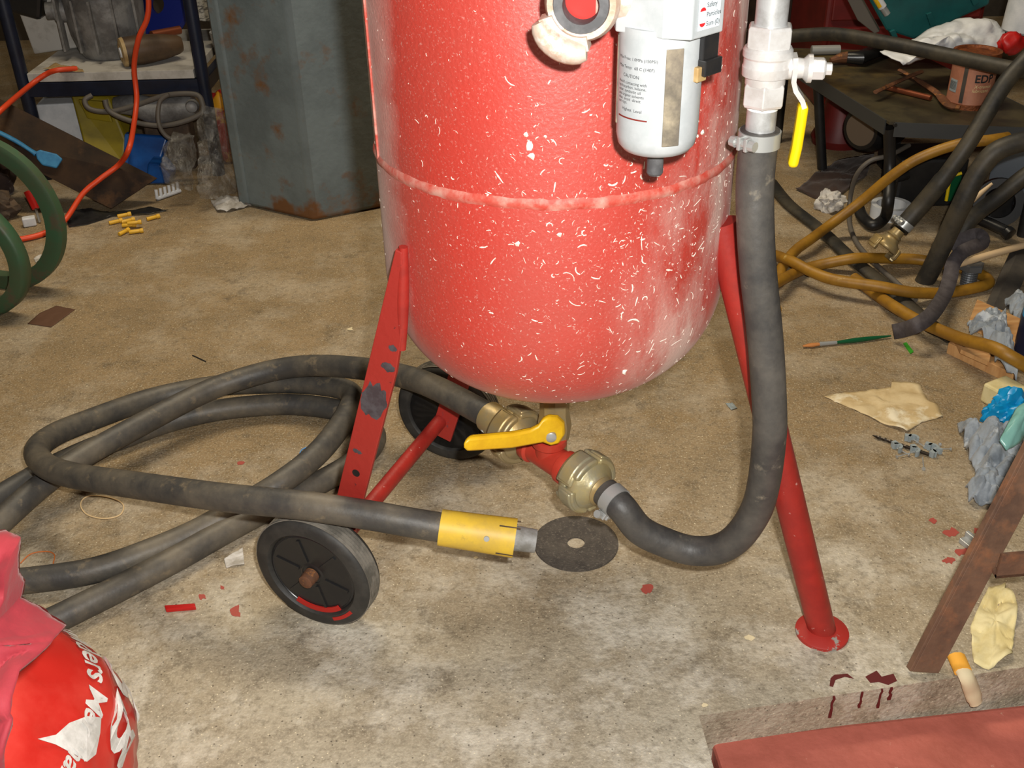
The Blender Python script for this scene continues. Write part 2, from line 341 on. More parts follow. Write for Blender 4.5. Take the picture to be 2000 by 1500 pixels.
def rusty_foot(m):      # rust eating up from the foot of the column
    nt = m.node_tree; N = nt.nodes; L = nt.links; b = N['Principled BSDF']; prev = b.inputs['Base Color'].links[0].from_socket
    tc = N.new('ShaderNodeTexCoord'); sep = N.new('ShaderNodeSeparateXYZ'); L.new(tc.outputs['Object'], sep.inputs[0])
    n = N.new('ShaderNodeTexNoise'); n.inputs['Scale'].default_value = 14; n.inputs['Detail'].default_value = 8; L.new(tc.outputs['Object'], n.inputs['Vector'])
    ma = N.new('ShaderNodeMath'); ma.operation = 'MULTIPLY_ADD'; ma.inputs[1].default_value = .5; L.new(n.outputs[0], ma.inputs[0]); L.new(sep.outputs[2], ma.inputs[2])
    r = N.new('ShaderNodeMapRange'); r.inputs[1].default_value = .30; r.inputs[2].default_value = .24; L.new(ma.outputs[0], r.inputs[0])
    x = N.new('ShaderNodeMix'); x.data_type = 'RGBA'; L.new(r.outputs[0], x.inputs[0]); L.new(prev, x.inputs[6]); x.inputs[7].default_value = (*lin((118, 80, 48)), 1); L.new(x.outputs[2], b.inputs['Base Color'])
rusty_foot(MT['column'])
# ---------------------------------------------------------------- the setting
NP0, NPR, NPF = at(1365, 1398, z=0), at(2000, 1303, z=0), at(1394, 1500, z=0)
e1 = (NPR - NP0).normalized(); e2 = (NPF - NP0).normalized(); REC = .11
notch = [NP0, NP0 + e1 * 1.1, NP0 + e1 * 1.1 + e2 * .55, NP0 + e2 * .55]
X0, X1, Y0, Y1, HC = -2.3, 2.5, -1.6, 4.3, 2.6
outer = [V(X0, Y1, 0), V(X1, Y1, 0), V(X1, Y0, 0), V(X0, Y0, 0)]
fl = MB()
dn = V(0, 0, -REC)
fl.add(outer + notch + [p + dn for p in notch] + [p + V(0, 0, -.2) for p in outer],
       [(i, (i + 1) % 4, 4 + (i + 1) % 4, 4 + i) for i in range(4)] + [(4 + i, 4 + (i + 1) % 4, 8 + (i + 1) % 4, 8 + i) for i in range(4)] + [(8, 9, 10, 11)]
       + [(i, (i + 1) % 4, 12 + (i + 1) % 4, 12 + i) for i in range(4)] + [(12, 13, 14, 15)])
floor = struct(fl.build('floor', MT['floor'], smooth=0, origin=(0, 0, 0)))
T = .1
for nm, c, s in (('wall_back', ((X0 + X1) / 2, Y1 + T / 2, HC / 2), (X1 - X0 + 2 * T, T, HC)), ('wall_front', ((X0 + X1) / 2, Y0 - T / 2, HC / 2), (X1 - X0 + 2 * T, T, HC)),
                 ('wall_left', (X0 - T / 2, (Y0 + Y1) / 2, HC / 2), (T, Y1 - Y0, HC)), ('wall_right', (X1 + T / 2, (Y0 + Y1) / 2, HC / 2), (T, Y1 - Y0, HC)),
                 ('ceiling', ((X0 + X1) / 2, (Y0 + Y1) / 2, HC + T / 2), (X1 - X0 + 2 * T, Y1 - Y0 + 2 * T, T))):
    struct(MB().box(c, s).build(nm, MT['wall'], smooth=0))
# red painted board lying in the recess
zb = -.055
bp = [at(1388, 1441, z=zb), at(2000, 1374, z=zb)]
bd = (bp[1] - bp[0]).normalized(); bo = V(bd.y, -bd.x, 0)
bp = [bp[0], bp[0] + bd * .75, bp[0] + bd * .75 + bo * .3, bp[0] + bo * .3]
b = MB().prism([p + V(0, 0, -.055) for p in bp], (0, 0, .055)).build('painted_board', MT['board'], smooth=0, bevel=.006)
tag(b, 'thick board painted worn red lying in the floor recess', 'board')
# dark red paint runs over the recess edge, small red splashes on the concrete
def blot(loop, name='paint_splash', mat='splash', z=.0004):
    return MB().prism([at(x, y, z=.0002) for x, y in loop], (0, 0, z)).build(name, MT[mat], floor, smooth=0)
def ell(cx, cy, rx, ry, n=18, sd=0): return [(cx + rx * (1 + .9 * noise.noise(V(math.cos(6.283 * k / n) * 1.3, math.sin(6.283 * k / n) * 1.3, sd + .3))) * math.cos(6.283 * k / n), cy + ry * (1 + .9 * noise.noise(V(math.cos(6.283 * k / n) * 1.7, math.sin(6.283 * k / n) * 1.7, sd + 4.4))) * math.sin(6.283 * k / n)) for k in range(n)]
for i, (x, y, rx, ry) in enumerate(((462, 1192, 10, 11), (395, 1166, 8, 6), (434, 1148, 5, 4), (1264, 1151, 12, 9), (1860, 1040, 14, 8), (1880, 1078, 14, 7), (1822, 1017, 8, 4), (1910, 1036, 12, 5), (1852, 1095, 10, 7), (470, 905, 7, 4))):
    blot(ell(x, y, rx, ry, sd=i * 3.1))
blot([(1630, 1318), (1622, 1325), (1620, 1340), (1627, 1342), (1632, 1328), (1650, 1322), (1668, 1326), (1655, 1316)], 'paint_drip', 'drip')
blot([(1690, 1322), (1712, 1310), (1722, 1322), (1745, 1316), (1752, 1330), (1735, 1338), (1716, 1332), (1700, 1334)], 'paint_drip', 'drip')
rn = V(e1.y, -e1.x, 0)       # riser faces the camera
for x, l, w in ((1628, 52, 7), (1684, 38, 6), (1722, 46, 6), (1741, 30, 8)):
    k = (x - 1365) / 635; top = NP0 + (NPR - NP0) * k * (1 + .12 * (1 - k)); top = at(x, 1398 - 95 * k, z=0); t_ = (top - NP0).dot(e1); top = NP0 + e1 * t_
    L_ = l * .00072; hw = w * .00035
    ks = [k_ / 7 for k_ in range(8)]; wob = [hw * .9 * noise.noise(V(x, k_ * 4, 0)) for k_ in ks]; ww_ = [hw * (.55 + .5 * abs(noise.noise(V(x + 9, k_ * 5, 2))) + (.25 if k_ > .8 else 0)) for k_ in ks]
    m = MB().prism([top + e1 * (wob[q] - ww_[q]) + V(0, 0, -L_ * ks[q]) + rn * .0002 for q in range(8)] + [top + e1 * (wob[q] + ww_[q]) + V(0, 0, -L_ * ks[q]) + rn * .0002 for q in range(7, -1, -1)], rn * .001)
    m.build('paint_drip', MT['drip'], floor, smooth=0)
# steel column
cb = at(612, 433, z=0); cl = at(497, 407, z=0); crn = at(735, 409, z=0)
u1 = (cl - cb).normalized(); wl = .21; u2 = V(-u1.y, u1.x, 0); u2 = u2 if u2.y > 0 else -u2
u2 = (crn - cb).normalized(); wr = .24
plan = [cb, cb + u2 * wr, cb + u2 * wr + u1 * wl, cb + u1 * wl]
cap = []
colm = MB().prism([p + V(0, 0, .0) for p in plan], (0, 0, HC))
cobj = colm.build('steel_column', MT['column'], smooth=30, bevel=.012); cobj['kind'] = 'structure'; cobj['label'] = 'grey painted steel column with rusty foot'
fl_ = plan[3]
MB().box(fl_ + u1 * .022 + V(0, 0, HC / 2) + u2 * .03, (.035, .06, HC - .01), Matrix.Rotation(math.atan2(u1.y, u1.x), 3, 'Z')).build('flange_strip', MT['column'], cobj, smooth=30, bevel=.008)

# ---------------------------------------------------------------- the blast pot
A = V(.0537, 1.1588, 0); TR = .198; TZ0, TB, TN, TTOP = .475, .157, 2.4, .93
pot = thing('blast_pot', A, 'red cylindrical sandblasting pot on two wheels and a tubular leg', 'sandblaster')
def prof():
    P = []
    for i in range(0, 25):
        a = math.pi / 2 * (1 - i / 24)
        P.append((TZ0 - TB * abs(math.sin(a)) ** (2 / TN), max(.001, TR * abs(math.cos(a)) ** (2 / TN))))
    P += [(TZ0 + (TTOP - TZ0) * k / 10, TR) for k in range(1, 11)]
    P += [(TTOP + .10 * math.sin(math.pi / 2 * k / 8), max(.06, TR * math.cos(math.pi / 2 * k / 8))) for k in range(1, 9)]
    return P
PR = prof()
tank = MB().lathe(A, (0, 0, 1), PR, 96).build('tank', MT['tank'], pot, smooth=50)
# girth weld and vertical seam
SZ = .612
gw = MB(); n_ = 160
for k in range(n_):
    a = 2 * math.pi * k / n_; d_ = V(math.cos(a), math.sin(a), 0); dz = .0012 * noise.noise(d_ * 9); b_ = .0030 + .0010 * noise.noise(d_ * 40); w_ = .0062 + .0012 * noise.noise(d_ * 23 + V(5, 0, 0))
    gw.v += [A + d_ * (TR - .001 + b_ * q) + V(0, 0, SZ + dz + w_ * h_) for h_, q in ((-1.2, 0), (-.8, .45), (-.3, .95), (.25, 1), (.75, .5), (1.2, 0))]
gw.f = [(k * 6 + q, ((k + 1) % n_) * 6 + q, ((k + 1) % n_) * 6 + q + 1, k * 6 + q + 1) for k in range(n_) for q in range(5)]
gw.build('girth_weld', MT['bead'], tank, smooth=80)
pr0 = at(748, 200, Y=1.1); a0 = math.atan2(pr0.y - A.y, pr0.x - A.x)
pts = [A + V(math.cos(a0) * (TR + .001), math.sin(a0) * (TR + .001), SZ + (TTOP - SZ) * k / 30) for k in range(31)]
MB().tube(pts, [.0013 + .0005 * noise.noise(p * 120) for p in pts], 8).build('vertical_weld', MT['bead'], tank, smooth=60)
MB().lathe(A + V(0, 0, 1.02), (0, 0, 1), [(0, .06), (.03, .06), (.03, .066), (.045, .066), (.045, .05)], 40).build('filler_neck', MT['red'], tank)
# dried spatter: real little curls stuck on the paint
def surf(th, s):     # s: metres of height (or dome) measured down from SZ
    z = SZ + .2 - s
    if z > TZ0: r = TR
    else:
        q = min(1, (TZ0 - z) / TB); r = TR * (1 - q ** TN) ** (1 / TN)
    n = V(math.cos(th) * 1, math.sin(th), 0)
    if z <= TZ0:
        e = 1e-3; q2 = min(1, (TZ0 - z + e) / TB); r2 = TR * max(0, (1 - q2 ** TN)) ** (1 / TN); n = (V(math.cos(th), math.sin(th), 0) * e + V(0, 0, -1) * (r - r2)).normalized()
    return A + V(math.cos(th) * r, math.sin(th) * r, z), n
fk = MB(); rnd = random.Random(11)
for i in range(1300):
    if i < 950: th = math.radians(rnd.gauss(-72, 27)); s = min(.47, max(.0, rnd.gauss(.24, .11)))
    else: th = rnd.uniform(-math.pi, math.pi); s = rnd.uniform(0, .46)
    n = rnd.randint(2, 5); ang = rnd.uniform(0, 6.28); curl = rnd.uniform(-1.1, 1.1); big = rnd.random() ** 5
    big = big if i < 950 else 0; stp = rnd.uniform(.0003, .0011) * (1 + 2.4 * big); w = rnd.uniform(.00014, .00036) * (1 + 1.8 * big); curl *= rnd.random(); path = []
    for k in range(n + 1):
        P, N_ = surf(th, s); path.append((P + N_ * .00015, N_)); th += math.cos(ang) * stp / TR; s += math.sin(ang) * stp; ang += curl
    if s > .485: continue
    vs_ = []
    for k, (P, N_) in enumerate(path):
        d = (path[min(k + 1, n)][0] - path[max(k - 1, 0)][0]).normalized(); sd = d.cross(N_); ww = w * (.45 + .55 * math.sin(math.pi * (k + .5) / (n + 1))) * rnd.uniform(.7, 1.4)
        vs_ += [P + sd * ww, P + N_ * .0003, P - sd * ww]
    fk.add(vs_, [(k * 3 + j, k * 3 + j + 1, k * 3 + j + 4, k * 3 + j + 3) for k in range(n) for j in (0, 1)])
for px, py, rr in ((1028, 262, 5), (1036, 285, 8), (1040, 304, 7), (1033, 275, 4), (1219, 725, 6), (1065, 266, 3), (1370, 258, 6), (1093, 457, 5), (1012, 475, 5), (1360, 265, 4)):
    d = ray(px, py); t = .5
    for _ in range(400):
        p = V(0, 0, 1) + d * t
        if (p.xy - A.xy).length < TR + .0006 and p.z > TZ0 or (p.z <= TZ0 and ((p.xy - A.xy).length / TR) ** TN + ((TZ0 - p.z) / TB) ** TN < 1.008): break
        t += .003
    nn = V(p.x - A.x, p.y - A.y, 0).normalized(); uu = nn.cross(V(0, 0, 1)); ww = uu.cross(nn)
    fk.add([p + nn * .003] + [p + nn * .0012 + (uu * math.cos(k * .9) + ww * math.sin(k * .9)) * rr * .0005 * rnd.uniform(.6, 1.4) for k in range(7)], [(0, k + 1, (k + 1) % 7 + 1) for k in range(7)])
o = fk.build('dried_spatter', MT['fleck'], tank, smooth=0); o['kind'] = 'stuff'; o['label'] = 'white dried spatter stuck on the red paint'

# wheels, axle, legs
AXA = math.radians(67); AX = V(math.cos(AXA), math.sin(AXA), 0); AT = V(-AX.y, AX.x, 0); WR = .083
WC = at(606, 1126, z=WR)
def ring(mb, o, ax, prof_, seg=48):
    n0 = len(mb.v); mb.lathe(o, ax, prof_, seg); mb.f = mb.f[:-2]; n = len(prof_)
    mb.f += [(n0 + (n - 1) * seg + k, n0 + (n - 1) * seg + (k + 1) % seg, n0 + (k + 1) % seg, n0 + k) for k in range(seg)]; return mb
def wheel(o, ax, lab, paint):
    tp = [(.004, .061), (0, .064), (0, .076), (.003, .081), (.006, WR)]
    for g in range(5):
        x = .0085 + g * .005; tp += [(x, WR), (x + .0006, WR - .003), (x + .0022, WR - .003), (x + .0028, WR)]
    tp += [(.035, .081), (.038, .076), (.038, .064), (.034, .061)]
    ty = ring(MB(), o, ax, tp, 64).build('wheel', MT['tyre'], pot, smooth=40); ty['label'] = lab
    td_ = [(.0065, WR + .0006)]
    for g in range(5):
        x = .0085 + g * .005; ring(MB(), o, ax, [(x - .0030, WR - .001), (x - .0028, WR + .0008), (x + .0008, WR + .0008), (x + .0010, WR - .001)], 56).build('tread_rib', MT['tread'], ty, smooth=40)
    hb = MB().lathe(o, ax, [(.005, .0605), (.004, .058), (.012, .053), (.015, .05), (.015, .024), (.006, .02), (.004, .014), (.034, .014), (.034, .0605)], 48)
    hb.build('hub', MT['blackp'], ty, smooth=30)
    u, w = frame(ax)
    for k in range(6):
        a = k * math.pi / 3 + .25; d = u * math.cos(a) + w * math.sin(a)
        R = Matrix((d, ax, d.cross(ax))).transposed()
        MB().box(o + d * .036 + ax * .0095, (.034, .013, .0042), R).build('spoke', MT['blackp'], ty, smooth=0)
    if paint:
        MB().lathe(o - ax * .013, ax, [(0, .008), (.001, .0095), (.012, .0105), (.017, .0105)], 14).build('axle_bolt', MT['rust'], ty)
        mm = MB(); mm.arc(o, ax, V(0, 0, -1), -38, 30, .053, .0605, .0025, .0045, 14); mm.arc(o, ax, V(0, 0, -1), -52, -22, .0665, .0715, -.0006, .0004, 10)
        mm.build('paint_smear', MT['redblot'], ty, smooth=0)
wheel(WC, AX, 'black wheel with grooved tyre, rusty bolt and red paint smear', True)
TRACK = .435
WF = WC + AX * TRACK
wheel(WF, -AX, 'black wheel behind the yellow valve handle', False)
MB().tube([WC + AX * .03, WF - AX * .03], .0115, 16).build('axle', MT['red'], pot)
ORG_W = WC.copy()
def strap_leg(ua, sgn):
    lo = ORG_W + AX * ua; p0 = V(lo.x, lo.y, .055)
    top = A + AX * sgn * .176 + AT * STRAP_T; p1 = V(top.x, top.y, STRAP_Z)
    d = (p1 - p0).normalized(); n = AX * sgn; s = d.cross(n).normalized(); W = .021; th = n * .0032
    if s.x < 0: s = -s
    W = .0175; mid = p0.lerp(p1, .70)
    pl = [p0 - s * W, p0 + s * W, mid + s * W, p0.lerp(p1, .8) + s * W * .75, p1 - s * W * .55, p1 - s * W]
    hole = p0.lerp(p1, .36)
    o = MB().prism([p - th for p in pl], th * 2).build('strap_leg', MT['strap'], pot, smooth=0, bevel=.001); o['label'] = 'flat bar leg in chipped red paint'
    for f0, f1, wv_ in ((.53, .66, .95), (.69, .72, .5), (.42, .435, .35), (.75, .77, .3)):
        c_ = p0.lerp(p1, (f0 + f1) / 2) + s * W * (.0 if wv_ > .9 else (.4 if f0 > .6 else -.3)); hl = (p1 - p0).length * (f1 - f0) / 2
        lp = [c_ + n * .0030 + d * hl * math.sin(a) * (.75 + .5 * noise.noise(V(a * 2, f0 * 9, 1))) + s * max(-W * .97, min(W * .97, W * wv_ * math.cos(a) * (1 + .3 * noise.noise(V(a * 3, f0 * 9, 4))))) for a in [6.283 * q / 26 for q in range(26)]]
        MB().prism(lp, n * .0006).build('bare_patch', MT['patch'], o, smooth=0)
    MB().lathe(hole + n * .0028, n, [(0, .0052), (.0008, .0052)], 20).build('bolt_hole', MT['black'], o)
    e_lo = p0.lerp(p1, .76) + s * W * .85
    pts = [(p1 - s * W * .6 + V(0, 0, .004)).lerp(e_lo, k / 8) - n * .003 for k in range(9)]
    MB().tube(pts, [.004 + .0035 * math.sin(math.pi * (k + 1) / 10) for k in range(9)], 8).build('weld_bead', MT['red'], o, smooth=60)
    return o
STRAP_T, STRAP_Z = .095, .53
strap_leg(.052, -1); strap_leg(TRACK - .052, 1)
FT = at(1605, 1236, z=0); fd = (FT - A).normalized()
legt = A + fd * (TR - .004) + V(0, 0, .54)
leg = MB().tube([FT + V(0, 0, .004), FT.lerp(legt, .5) , legt], [.0175, .0185, .0185], 24).build('tube_leg', MT['red'], pot); leg['label'] = 'round red tubular leg'
MB().lathe(FT, (0, 0, 1), [(0, .0335), (.004, .0335), (.005, .032), (.0075, .022), (.009, .0185)], 36).build('foot_plate', MT['footm'], leg)

# outlet valve under the tank
VZ = .212
bv = MB().lathe(A + V(0, 0, .19), (0, 0, 1), [(0, .0165), (.018, .0165), (.018, .019), (.04, .022), (.06, .019), (.075, .019), (.075, .0205), (.105, .0205), (.105, .019), (.14, .019)], 8).build('outlet_valve', MT['brass'], pot, smooth=30)
hp = [(1103, 850), (1101, 830), (1088, 818), (1070, 816), (1058, 822), (1050, 834), (1035, 842), (1000, 849), (960, 853), (916, 857), (905, 866), (905, 876), (912, 883), (928, 882), (1000, 877), (1044, 869), (1060, 866), (1075, 872), (1092, 868)]
HY = lambda x: 1.113 + (x - 1077) * .0003
h = MB().prism([at(x, y, Y=HY(x)) for x, y in hp], (0.002, .011, 0)).build('valve_handle', MT['yellow'], bv, smooth=30, bevel=.003); h['label'] = 'yellow lever handle'
pv = at(1076, 853, Y=HY(1077)); MB().lathe(pv + V(0, .045, 0), (0, -1, 0), [(0, .008), (.035, .008), (.035, .007), (.0475, .007), (.0485, .0055)], 16).build('pivot_bolt', MT['zinc'], bv)
TZ = .183
tl, tr_ = at(1030, 881, z=TZ), at(1116, 939, z=TZ); td = (tr_ - tl).normalized(); tc_ = V(A.x, A.y, TZ); tc_ = tl + td * (tc_ - tl).dot(td)
tc_.x, tc_.y = A.x * .6 + tc_.x * .4, A.y * .6 + tc_.y * .4
half = .043
tee = MB().lathe(tc_ - td * half, td, [(0, .0215), (.002, .023), (.013, .023), (.016, .0195), (half, .0195), (half * 2 - .016, .0195), (half * 2 - .013, .023), (half * 2 - .002, .023), (half * 2, .0215)], 28)
tee.lathe(tc_, (0, 0, 1), [(0, .019), (.018, .019), (.022, .023), (.031, .023), (.032, .0215)], 28)
tee.build('pipe_tee', MT['teered'], pot, smooth=40)
MB().lathe(tc_ + td * (half - .001), td, [(0, .017), (.007, .0168)], 24).build('thread_tape', MT['ptfe'], pot)
MB().lathe(tc_ - td * (half + .009), td, [(0, .0165), (.010, .0165)], 24).build('thread_tape', MT['ptfe'], pot)
def claw_half(o, ax, ref, parent, mat, name, sc=1.0):
    """one half of a twist-claw coupling: mating face at o, body runs back along -ax, lugs reach forward"""
    m = MB().lathe(o, -ax, [(0, .021 * sc), (0, .0335 * sc), (.005 * sc, .0355 * sc), (.011 * sc, .0345 * sc), (.017 * sc, .030 * sc), (.022 * sc, .023 * sc), (.026 * sc, .020 * sc), (.032 * sc, .019 * sc)], 28)
    for k in (0, 180):
        for q, (r1, h0, h1) in enumerate(((.0385, -.016, .011), (.0405, -.013, .009))): m.arc(o, ax, ref, k - 42 + q * 5, k + 42 - q * 5, .030 * sc, r1 * sc, h0 * sc, h1 * sc, 10)
        m.arc(o, ax, ref, k - 42, k + 22, .026 * sc, .0385 * sc, .006 * sc, .0165 * sc, 10)
    ob = m.build(name, mat, parent, smooth=35, bevel=.0026 * sc); return ob
CC = tc_ + td * (half + .026)
claw_half(CC, td, V(0, 0, 1) + td.cross(V(0, 0, 1)) * .6, pot, MT['claw'], 'claw_coupling')
CL = tc_ - td * (half + .028)
claw_half(CL, -td, V(0, 0, 1) - td.cross(V(0, 0, 1)) * .8, pot, MT['brass'], 'claw_coupling')

# air pipe with lever valve on the right
PY = 1.0; PS = PY / 1.05
def pz(py): return at(1490, py, Y=PY).z
PX = at(1490, 200, Y=PY).x
pc = V(PX, PY, 0)
pipe = MB().lathe(pc + V(0, 0, pz(55)), (0, 0, 1), [(0, .0147), (.30, .0147)], 28).build('air_pipe', MT['steel'], pot)
def hexp(z0, z1, r): return MB().lathe(pc + V(0, 0, z1), (0, 0, 1), [(0, r * .93), (.003, r), (z0 - z1 - .003, r), (z0 - z1, r * .93)], 6, ref=(math.cos(.3), math.sin(.3), 0))
av = MB().lathe(pc + V(0, 0, pz(163)), (0, 0, 1), [(0, .0185), (pz(148) - pz(163), .0185), (pz(146) - pz(163), .022), (pz(128) - pz(163), .0225), (pz(124) - pz(163), .0215), (pz(112) - pz(163), .0215), (pz(108) - pz(163), .0228), (pz(96) - pz(163), .0228), (pz(90) - pz(163), .021)], 32).build('lever_valve', MT['chrome'], pot, smooth=30)
hexp(pz(48), pz(94), .0222).build('hex_end', MT['chrome'], av, smooth=20, bevel=.0008)
hexp(pz(160), pz(206), .0208).build('hex_end', MT['chrome'], av, smooth=20, bevel=.0008)
MB().lathe(pc + V(0, 0, pz(212)), (0, 0, 1), [(0, .0148), (pz(204) - pz(212), .0148)], 24).build('thread_tape', MT['ptfe'], av)
MB().lathe(pc + V(0, 0, pz(275)), (0, 0, 1), [(0, .0142), (pz(208) - pz(275), .0142)], 24).build('nipple', MT['steel'], pot)
sx = V(.985, -.17, 0).normalized(); st = pc + V(0, 0, pz(132))
MB().lathe(st + sx * .015, sx, [(0, .011), (.018, .009), (.022, .013), (.026, .013)], 20).build('stem', MT['chrome'], av)
MB().lathe(st + sx * .040, sx, [(0, .0105), (.011, .0105), (.013, .009), (.013, .006), (.019, .006)], 6).build('stem_nut', MT['chrome'], av, smooth=20, bevel=.0008)
def lev(pxs, w, t, mb):
    pts = [at(x, y, Y=PY - .012) for x, y in pxs]; pv_ = None
    side = V(.17, .985, 0)
    for i, p in enumerate(pts):
        d = (pts[min(i + 1, len(pts) - 1)] - pts[max(i - 1, 0)]).normalized(); n = d.cross(side).normalized()
        mb.v += [p + side * w / 2 + n * t / 2, p - side * w / 2 + n * t / 2, p - side * w / 2 - n * t / 2, p + side * w / 2 - n * t / 2]
    n_ = len(pts); mb.f += [(i * 4 + k, i * 4 + (k + 1) % 4, i * 4 + 4 + (k + 1) % 4, i * 4 + 4 + k) for i in range(n_ - 1) for k in range(4)] + [(3, 2, 1, 0), tuple((n_ - 1) * 4 + k for k in range(4))]
    return mb
lv = lev([(1553, 108), (1552, 135), (1549, 155), (1553, 172), (1566, 192), (1570, 206)], .021, .0045, MB()).build('lever', MT['chrome'], av, smooth=30)
g = lev([(1569, 201), (1564, 235), (1556, 285), (1549, 314), (1548, 323)], .019, .0095, MB()).build('lever_grip', MT['yellow2'], av, smooth=30, bevel=.0035); g['label'] = 'yellow lever grip'

# water separator on the front
z0 = at(1320, 79, Y=.845).z
hpn = [at(1202, 62, z=z0), at(1293, 77, z=z0), at(1350, 80, z=z0), at(1411, 62, z=z0)]
back = [hpn[3] + V(.0, .03, 0), hpn[0] + V(0, .035, 0)]
sepr = MB().prism(hpn + back, (0, 0, .075)).build('water_separator', MT['filt'], pot, smooth=0, bevel=.0012); sepr['label'] = 'silver air line water separator'
bc = at(1287, 190, Y=.883); bc = V(bc.x, .886, 0); BR = .0345
zbt = at(1276, 309, Y=.865).z
MB().lathe(bc + V(0, 0, zbt), (0, 0, 1), [(0, .012), (.0005, .022), (.003, .0285), (.008, .0325), (.016, .0342), (.03, BR), (z0 - zbt - .004, BR), (z0 - zbt + .005, BR)], 56).build('bowl', MT['filt'], sepr, smooth=45)
MB().lathe(bc + V(0, 0, zbt), (0, 0, -1), [(-.004, .010), (.0, .0095), (.003, .0075), (.004, .0072), (.020, .0072), (.022, .006)], 18).build('drain_plug', MT['seal'], sepr, smooth=30)
def bowlang(px, py): p = at(px, py, Y=bc.y - BR * .95); return math.degrees(math.atan2(p.y - bc.y, p.x - bc.x)) if False else math.degrees(math.asin(max(-1, min(1, (p.x - bc.x * p.y / bc.y) / BR))))
a1, a2 = bowlang(1297, 190), bowlang(1330, 190)
def zb_(py): return at(1300, py, Y=bc.y - BR).z
fwd = V(-bc.x, -bc.y, 0).normalized()
def arcw(a_0, a_1, zt, zl, name, mat, t=.0008):
    MB().arc(bc, V(0, 0, 1), fwd, a_0, a_1, BR - .004, BR + t, zl, zt, 10).build(name, mat, sepr, smooth=40, bevel=.0006)
arcw(a1, a2, zb_(97), zb_(287), 'sight_window', MT['glass'])
arcw(-88, -78, zb_(85), zb_(262), 'sight_window', MT['glass'])
cb_ = at(1368, 98, Y=.872); Rz = Matrix.Rotation(.75, 3, 'Z')
MB().box(cb_ + V(0, .006, 0), (.020, .024, .036), Rz).box(cb_ + V(.002, .004, -.012), (.022, .026, .013), Rz).build('lock_clip', MT['blackp'], sepr, smooth=0, bevel=.001)
MB().box(at(1362, 143, Y=.866), (.012, .01, .012), Rz).build('clip_nub', MT['cream'], sepr, smooth=0, bevel=.001)
def bowl_map(a_s, zt):
    def fn(x, y):
        a = math.radians(a_s) + x / BR; d = Matrix.Rotation(a, 3, 'Z') @ fwd
        return bc + d * (BR + .0004) + V(0, 0, zt + y)
    return fn
tx = MB(); las = -66
for body, py, s, dx in (('Max Press: 1.0MPa (150PSI)', 113, .0034, 0), ('Max Temp:  60 C (140F)', 130, .0036, 0), ('CAUTION', 147, .0038, .006), ('Avoid contacting with', 160, .0034, 0), ('hydrocarbon, ketone,', 168, .0034, 0), ('ester, synthetic oil', 176, .0034, 0),
                        ('and organic solvents', 184, .0034, 0), ('Also  avoid  direct', 192, .0034, 0), ('sun rays.', 199, .0034, 0), ('Highest  Level', 212, .0036, .006)):
    text_on(tx, body, s, bowl_map(las + math.degrees(dx / BR), at(1212, py, Y=bc.y - .018).z - .001))
o = tx.build('bowl_print', MT['ink'], sepr, smooth=0); o['label'] = 'small black printed caution text'
zt = at(1215, 205, Y=bc.y - .018).z
MB().arc(bc, V(0, 0, 1), fwd, las, -14, BR - .001, BR + .0004, zt - .0105, zt - .0094, 12).build('level_line', MT['inkl'], sepr, smooth=0)
# sticker on the right facet
pA, pB = hpn[2], hpn[3]; su = (pB - pA); sl = su.length; su.normalize(); sn = V(su.y, -su.x, 0)
def stick(x, y): return pA + su * x + V(0, 0, y) + sn * .0012
def quad(x0_, x1_, y0_, y1_, name, mat, k=1):
    return MB().prism([stick(x0_, y0_) - sn * .0006, stick(x1_, y0_) - sn * .0006, stick(x1_, y1_) - sn * .0006, stick(x0_, y1_) - sn * .0006], sn * .0004 * k).build(name, mat, sepr, smooth=0)
quad(sl * .16, sl * .84, .006, .030, 'sticker', MT['label'])
tx = MB(); ss = sl / .05 * .0068
for body, y in (('Safety', .0225), ('Particles', .0155), ('5um (0)', .0085)): text_on(tx, body, ss, lambda x, yy, y=y: stick(sl * .40 + x, y + yy), bold=.0)
tx.build('sticker_print', MT['ink'], sepr, smooth=0)
e_ = MB()
for yc, a_0 in ((.0205, 0), (.0115, math.pi)):
    rr = sl * .09; e_.add([stick(sl * .28 + rr * math.cos(a_0 + math.pi * k / 10), yc + rr * .8 * math.sin(a_0 + math.pi * k / 10)) + sn * .0001 for k in range(11)], [tuple(range(11))])
e_.build('sticker_emblem', MT['inkr'], sepr, smooth=0)
# air inlet claw coupling facing the camera
IC = at(1137, 6, Y=.868); ia = (V(0, 0, 1) - IC).normalized(); ia = (ia + V(-.12, 0, -.25)).normalized()
inl = MB(); ring(inl, IC, ia, [(.006, .0165), (.006, .027), (.0, .0300), (-.012, .029), (-.022, .022), (-.022, .015)], 36)
inl.arc(IC, ia, V(-.35, 0, -1), -52, 30, .024, .035, -.008, .010, 10)
iu = (V(-.42, 0, -1) - ia * V(-.42, 0, -1).dot(ia)).normalized(); iw = ia.cross(iu)
lugp = [IC + (iu * math.cos(a) + iw * math.sin(a)) * .0365 + ia * .008 for a in [math.radians(-46 + 7.6 * k) for k in range(11)]]
inl.tube(lugp, [.0055, .0078, .0092, .0100, .0104, .0106, .0106, .0103, .0097, .0085, .0060], 14)
inl.arc(IC, ia, V(.35, 0, 1), -40, 40, .024, .035, -.008, .010, 10); inl.arc(IC, ia, V(.35, 0, 1), -30, 50, .0325, .045, .004, .019, 10)
inl.tube(cr([IC - ia * .016, IC - ia * .028 + V(.012, 0, 0), V(hpn[0].x + .016, hpn[0].y - .004 + .012, IC.z + .002), V(hpn[0].x + .03, hpn[0].y + .01, IC.z + .004)], 6), [.021] * 12 + [.018] * 7, 20)
inl = inl.build('inlet_coupling', MT['cast'], pot, smooth=45, bevel=.002); inl['label'] = 'dusty cast claw coupling at the air inlet'
